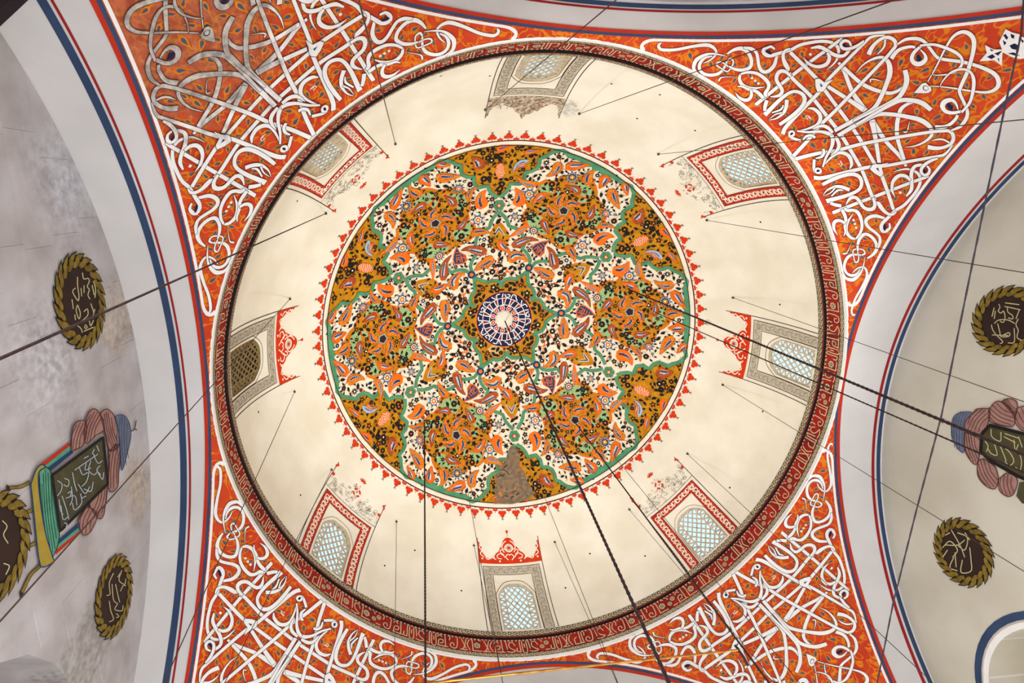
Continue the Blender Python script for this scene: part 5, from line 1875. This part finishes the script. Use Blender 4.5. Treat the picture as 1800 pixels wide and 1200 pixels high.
for p in ([(540, 350), (545, 400), (600, 430), (605, 370)], [(500, 430), (520, 460), (510, 500)], [(560, 440), (580, 520), (540, 510), (520, 480)], [(620, 470), (660, 500), (690, 560), (660, 590), (630, 560)], [(630, 380), (720, 410)], [(625, 400), (700, 440)], [(690, 420), (700, 490), (720, 450)], [(720, 490), (740, 560), (730, 620), (700, 600)], [(600, 460), (640, 560)], [(720, 400), (745, 470)]):
    px_part(pan_r, 'right', 'script_stroke', [('r', cs(p, k_, ox, oy), palegold, 0, 1.7)], 6)

# ------------------------------------------------------------------ tall lower windows (arch heads peep into the picture), with daylight outside them
wn = 8
for side in WALLS:
    n, t, a = wall_axes(side)
    for j, (u, hw) in enumerate(LOWWIN[side]):
        if side in ('left', 'right'):
            if (side, u > 0) in (('left', False), ('right', True)):
                nic = tag(empty('wall_niche'), 'dim broad arched niche at the bottom left corner' if side == 'left' else 'round window head with blue painted border, closed by a plaster panel, at the bottom right corner', 'niche')  # right side: window head closed by an added panel so no daylight shows
                pts = arch_poly(u, hw, LW_BOT, LW_TOP[side], 24)
                fn = wall_fn(side)
                V = [fn(x, z, .0) for x, z in pts] + [fn(x, z, -.8) for x, z in pts]
                k = len(pts)
                put('jamb', mesh('jamb', V, [[i_, (i_ + 1) % k, (i_ + 1) % k + k, i_ + k] for i_ in range(k)], [stone if side == 'left' else white_pl]), nic)
                put('back_panel', mesh('back_panel', [fn(x, z, -.8) for x, z in pts], [list(range(k))], [mortar if side == 'left' else wall_r]), nic)
                if side == 'right':
                    s = Sh()
                    s.ribbon(arch_poly(u, hw + .05, LW_BOT, LW_TOP[side] + .05, 24), white, 0, width=.10, smooth=False, step=.2)
                    s.ribbon(arch_poly(u, hw + .20, LW_BOT, LW_TOP[side] + .20, 24), slate, 0, width=.13, smooth=False, step=.2)
                    put('painted_border', sh_mesh('painted_border', s, fn, WOFF[side] + .004, .002), nic)
            continue
        wn += 1
        root = tag(empty('window_%d' % wn), 'tall arched lower window, only its head near the picture edge', None, None, 'structure')
        fn = wall_fn(side)
        s = Sh()
        zt = LW_TOP[side]
        A1 = arch_poly(u, hw + .10, LW_BOT, zt + .10, 24)
        s.ribbon(A1, white, 0, width=.10, smooth=False, step=.2)
        A2 = arch_poly(u, hw + .22, LW_BOT, zt + .22, 24)
        s.ribbon(A2, slate if side == 'right' else mortar, 0, width=.11, smooth=False, step=.2)
        put('painted_border', sh_mesh('painted_border', s, fn, WOFF[side] + .004, .002), root)
        V = []
        for x, z in arch_poly(u, hw, LW_BOT, zt):
            p = n * (a + .98) + t * x
            V.append((p[0], p[1], z))
        put('pane', mesh('pane', V, [list(range(len(V)))], [glass]), root)
        for x in (-.6, 0, .6):
            p = n * (a + .94) + t * (u + x * hw)
            put('glazing_bar', box_mesh('glazing_bar', -.02, .02, -.02, .02, LW_BOT, zt - .05 - .4 * abs(x), iron), root, 0, (p[0], p[1], 0))
        for z in (-9, -7.6, -6.2):
            V = []
            for d in (a + .92, a + .96):
                for (x, zz_) in ((-hw, z - .02), (hw, z - .02), (hw, z + .02), (-hw, z + .02)):
                    p = n * d + t * (u + x)
                    V.append((p[0], p[1], zz_))
            put('glazing_bar', mesh('glazing_bar', V, [[0, 1, 2, 3], [4, 7, 6, 5], [0, 4, 5, 1], [1, 5, 6, 2], [2, 6, 7, 3], [3, 7, 4, 0]], [iron]), root)
        li = bpy.data.lights.new('daylight', 'AREA')
        li.shape = 'RECTANGLE'
        li.size = hw * 1.9
        li.size_y = (zt - LW_BOT) * .9
        li.energy = DAY_W * DAYS[side]
        li.color = (.80, .90, 1.0)
        lo = bpy.data.objects.new('daylight', li)
        COL.objects.link(lo)
        p = n * (a + 1.3) + t * u
        lo.location = (p[0], p[1], ZS + (zt + LW_BOT) / 2)
        d = Vector((-n[0], -n[1], .25))
        lo.rotation_euler = d.to_track_quat('-Z', 'Y').to_euler()

# ------------------------------------------------------------------ ropes, wires, added lamps, tube, tie beam
def to_w(P):
    return (float(P[0]), float(P[1]), float(P[2]) + ZS)

def hang(h, e, zend=-9.4):
    """a straight hanging line from a dome point seen at pixel h, leaving the picture through pixel e, as upright as that allows"""
    H = hit_sphere(h[0], h[1], 0, R - .02)
    d = ray(*e)
    # point of the ray nearest to the plumb line under H
    t = ((H[:2] - CAM[:2]) @ d[:2]) / (d[:2] @ d[:2])
    Pe = CAM + d * t
    if Pe[2] > H[2] - 1:
        Pe = CAM + d * (H[2] - 3 - CAM[2]) / d[2]
    k = (zend - H[2]) / (Pe[2] - H[2])
    return H, H + (Pe - H) * k

def twist(P, Q, rad, name, m, n=90):
    P, Q = Vector(to_w(P)), Vector(to_w(Q))
    pts, rr = [], []
    for i in range(n + 1):
        f = i / n
        pts.append(tuple(P.lerp(Q, f)))
        rr.append(rad * (1 + .22 * math.sin(i * 2.2)))
    return tube_mesh(name, pts, rr, m, 6)

def lampm():
    V, Fc = [], []
    prof = [(.03, .16), (.06, .15), (.085, .08), (.07, .0), (.04, -.06), (.0, -.08)]
    for k in range(10):
        a = 2 * pi * k / 10
        for r, z in prof:
            V.append((r * math.cos(a), r * math.sin(a), z))
    n = len(prof)
    for k in range(10):
        for i in range(n - 1):
            Fc.append([k * n + i, ((k + 1) % 10) * n + i, ((k + 1) % 10) * n + i + 1, k * n + i + 1])
    return mesh('lamp_glass', V, Fc, [glass], None, True)
LAMP_ME = lampm()

WIRES = [((695, 253), (631, 0), 'thin wire hanging from the dome left of the sooty crested window'), ((853, 193), (1083, 0), 'thin wire crossing in front of the sooty crested window'),
 ((1018, 200), (1572, 0), 'thin wire from right of the sooty crested window across the upper right calligraphy'), ((1157, 271), (1800, 210), 'thin wire from above the upper right red banded window'),
 ((1242, 387), (1800, 479), 'thin wire from below the upper right red banded window'), ((1288, 523), (1800, 706), 'thin wire from above the window crossed by the brown rope'),
 ((1270, 676), (1800, 1004), 'thin wire from below the window crossed by the brown rope'), ((1208, 797), (1640, 1200), 'thin wire from right of the lower right red banded window'),
 ((1106, 895), (1365, 1200), 'thin wire from left of the lower right red banded window'), ((975, 952), (1085, 1200), 'thin wire right of the bottom window with red crest'),
 ((833, 958), (884, 1200), 'thin wire left of the bottom window with red crest'), ((697, 916), (693, 1200), 'thin wire right of the lower left red banded window'),
 ((583, 825), (440, 1110), 'thin wire left of the lower left red banded window'), ((518, 688), (288, 1200), 'thin wire from below the dark unlit window'),
 ((510, 525), (0, 1092), 'thin wire from above the dark unlit window across the turban painting'), ((573, 375), (0, 630), 'thin wire across the upper wreath on the grey stone wall')]
for i, (h, e, label) in enumerate(WIRES):
    H, Q = hang(h, e)
    thick = i == 15
    root = tag(empty('hanging_wire', to_w(Q)), label, 'wire', 'lamp wires hanging from the dome')
    Hw, Qw = Vector(to_w(H)), Vector(to_w(Q))
    pts = [tuple(Hw.lerp(Qw, f / 12) - Qw) for f in range(13)]
    put('strand', tube_mesh('strand', pts, .0085 if thick else .0065, rope_m if thick else wire_m, 5), root, 0, (0, 0, 0))
    hk = [tuple(Hw - Qw + Vector((.022 * math.cos(a), .022 * math.sin(a), -.03 + .03 * math.sin(a * .5)))) for a in np.linspace(0, 2 * pi, 9)]
    put('hook', tube_mesh('hook', hk, .011, iron, 5), root, 0, (0, 0, 0))
    lo = tag(put('added_lamp', LAMP_ME, None, 0, tuple(Qw - Vector((0, 0, .17)))), 'unseen glass lamp added at the lower end of a wire', 'lamp', 'added glass lamps under the dome')  # lamps out of view, added to spread even light upward
    li = bpy.data.lights.new('added_lamp_light', 'POINT')
    li.energy = LAMP_W
    li.color = (1., .94, .85)
    li.shadow_soft_size = .12
    lb = bpy.data.objects.new('added_lamp_light', li)
    COL.objects.link(lb)
    lb.location = tuple(Qw + Vector((0, 0, .12 - .3)))

ROPES = [((887, 563), (1176, 1200), .019, 'thick brown rope hanging from the boss at the crown of the dome'), ((1008, 738), (1352, 1200), .018, 'braided rope reaching the bent end of the brass tube'),
         ((1104, 508), (1664, 742), .02, 'brown rope crossing the right hand window with red crest'), ((1150, 548), (1800, 830), .012, 'thin cord running beside the rope at the right hand window'),
         ((746, 742), (748, 1200), .018, 'knotted cord falling straight down left of the bottom window'), ((822, 862), (884, 1200), .0075, 'hair thin cord left of the bottom crest'),
         ((952, 860), (1086, 1200), .0075, 'hair thin cord right of the bottom crest'), ((1080, 802), (1250, 1010), .0075, 'hair thin cord over the unfinished crest at lower right')]
for h, e, rd, label in ROPES:
    H, Q = hang(h, e, -7.5)
    if rd < .01:
        me = tube_mesh('thin_rope', [to_w(H + (Q - H) * f / 8) for f in range(9)], rd, wire_m, 5)
    else:
        me = twist(H, Q, rd, 'hanging_rope', rope_m, 420)
    o = bpy.data.objects.new('hanging_rope' if rd > .01 else 'thin_rope', me)
    COL.objects.link(o)
    tag(o, label, 'rope' if rd > .01 else 'cord')

# slack rope along the right wall
pts = []
for x, y in [(1803, -40), (1795, 60), (1766, 190), (1712, 450), (1655, 730), (1610, 900), (1570, 1060), (1536, 1230)]:
    P = hit_plane(x, y, (1, 0, 0), 5.9)
    pts.append(Vector(to_w(P)))
sp_ = []
for i in range(len(pts) - 1):
    for k in range(18):
        sp_.append(tuple(pts[i].lerp(pts[i + 1], k / 18)))
sp_.append(tuple(pts[-1]))
o = bpy.data.objects.new('slack_rope', tube_mesh('slack_rope', sp_, [.0145 * (1 + .2 * math.sin(i * 2.1)) for i in range(len(sp_))], mat('grey_rope', (74, 66, 74), (52, 46, 54), scale=30), 6))
COL.objects.link(o)
tag(o, 'long dark grey rope stretched in front of the cream right wall', 'rope')

# brass tube held by the braided rope
H, Q = hang((1008, 738), (1352, 1200), -7.5)
dv = ray(1298, 1142)
A_ = np.array([dv, -(Q - H)]).T
sol = np.linalg.lstsq(A_, H - CAM, rcond=None)[0]
J = CAM + dv * sol[0]
end = CAM + ray(735, 1202) * (J[2] - CAM[2]) / ray(735, 1202)[2]
root = tag(empty('brass_tube', to_w(J)), 'long thin brass tube crossing the bottom of the picture', 'tube')
Jw, Ew = Vector(to_w(J)), Vector(to_w(end))
put('tube', tube_mesh('tube', [tuple(Jw.lerp(Ew, f / 10) - Jw) for f in range(11)], .017, brass, 8), root, 0, (0, 0, 0))
put('hook', tube_mesh('hook', [(0, 0, .10), (.02, .02, .03), (0, 0, 0), (.03, .04, -.10), (.02, .06, -.25)], .022, rope_m, 6), root, 0, (0, 0, 0))

# dark timber tie beam under the left arch (its edge cuts the top left corner)
n, t, a = side_axes['left']
P0 = hit_plane(-46, 38, n, 7.2)
P1 = hit_plane(46, -42, n, 7.2)
A0, A1 = P0 - (P1 - P0) * 3, P1 + (P1 - P0) * 2
dirv = Vector(tuple(A1 - A0))
V = []
nv, up = Vector(tuple(n)), Vector((0, 0, 1))
for base in (A0, A1):
    for s1, s2 in ((-.16, -.09), (.16, -.09), (.16, .09), (-.16, .09)):
        V.append(tuple(Vector(to_w(base)) + nv * s1 + up * s2))
o = bpy.data.objects.new('tie_beam', mesh('tie_beam', V, [[0, 1, 2, 3], [4, 7, 6, 5], [0, 4, 5, 1], [1, 5, 6, 2], [2, 6, 7, 3], [3, 7, 4, 0]], [mat('dark_timber', (38, 28, 34), (24, 18, 22), scale=12)]))
COL.objects.link(o)
tag(o, 'dark timber tie beam in the top left corner', 'beam')

# added floor spot, unseen below the picture, put in to brighten the dome
UPX, UPY = -2.2, 2.4
root = tag(empty('added_floor_spot', (UPX, UPY, 0)), 'unseen round floor spot added to brighten the dome', 'lamp')
V, Fc = [], []
prof = [(.0, 0), (.50, 0), (.50, .06), (.2, .10), (.2, .30), (.75, .52), (.72, .52), (.18, .34), (.0, .34)]
for k in range(20):
    for r, z in prof:
        V.append((r * math.cos(2 * pi * k / 20), r * math.sin(2 * pi * k / 20), z))
n_p = len(prof)
for k in range(20):
    for i in range(n_p - 1):
        Fc.append([k * n_p + i, ((k + 1) % 20) * n_p + i, ((k + 1) % 20) * n_p + i + 1, k * n_p + i + 1])
put('bowl', mesh('bowl', V, Fc, [brass]), root, 0, (0, 0, 0))
li = bpy.data.lights.new('dome_fill', 'SPOT')
li.energy = UP_W
li.color = (1., .975, .91)
li.spot_size = D(62)
li.spot_blend = .4
li.shadow_soft_size = .7
lo = bpy.data.objects.new('dome_fill', li)
COL.objects.link(lo)
lo.location = (UPX, UPY, .62)
tgt = Vector((.3, -.3, ZS + 2))
lo.rotation_euler = (tgt - Vector(lo.location)).to_track_quat('-Z', 'Y').to_euler()
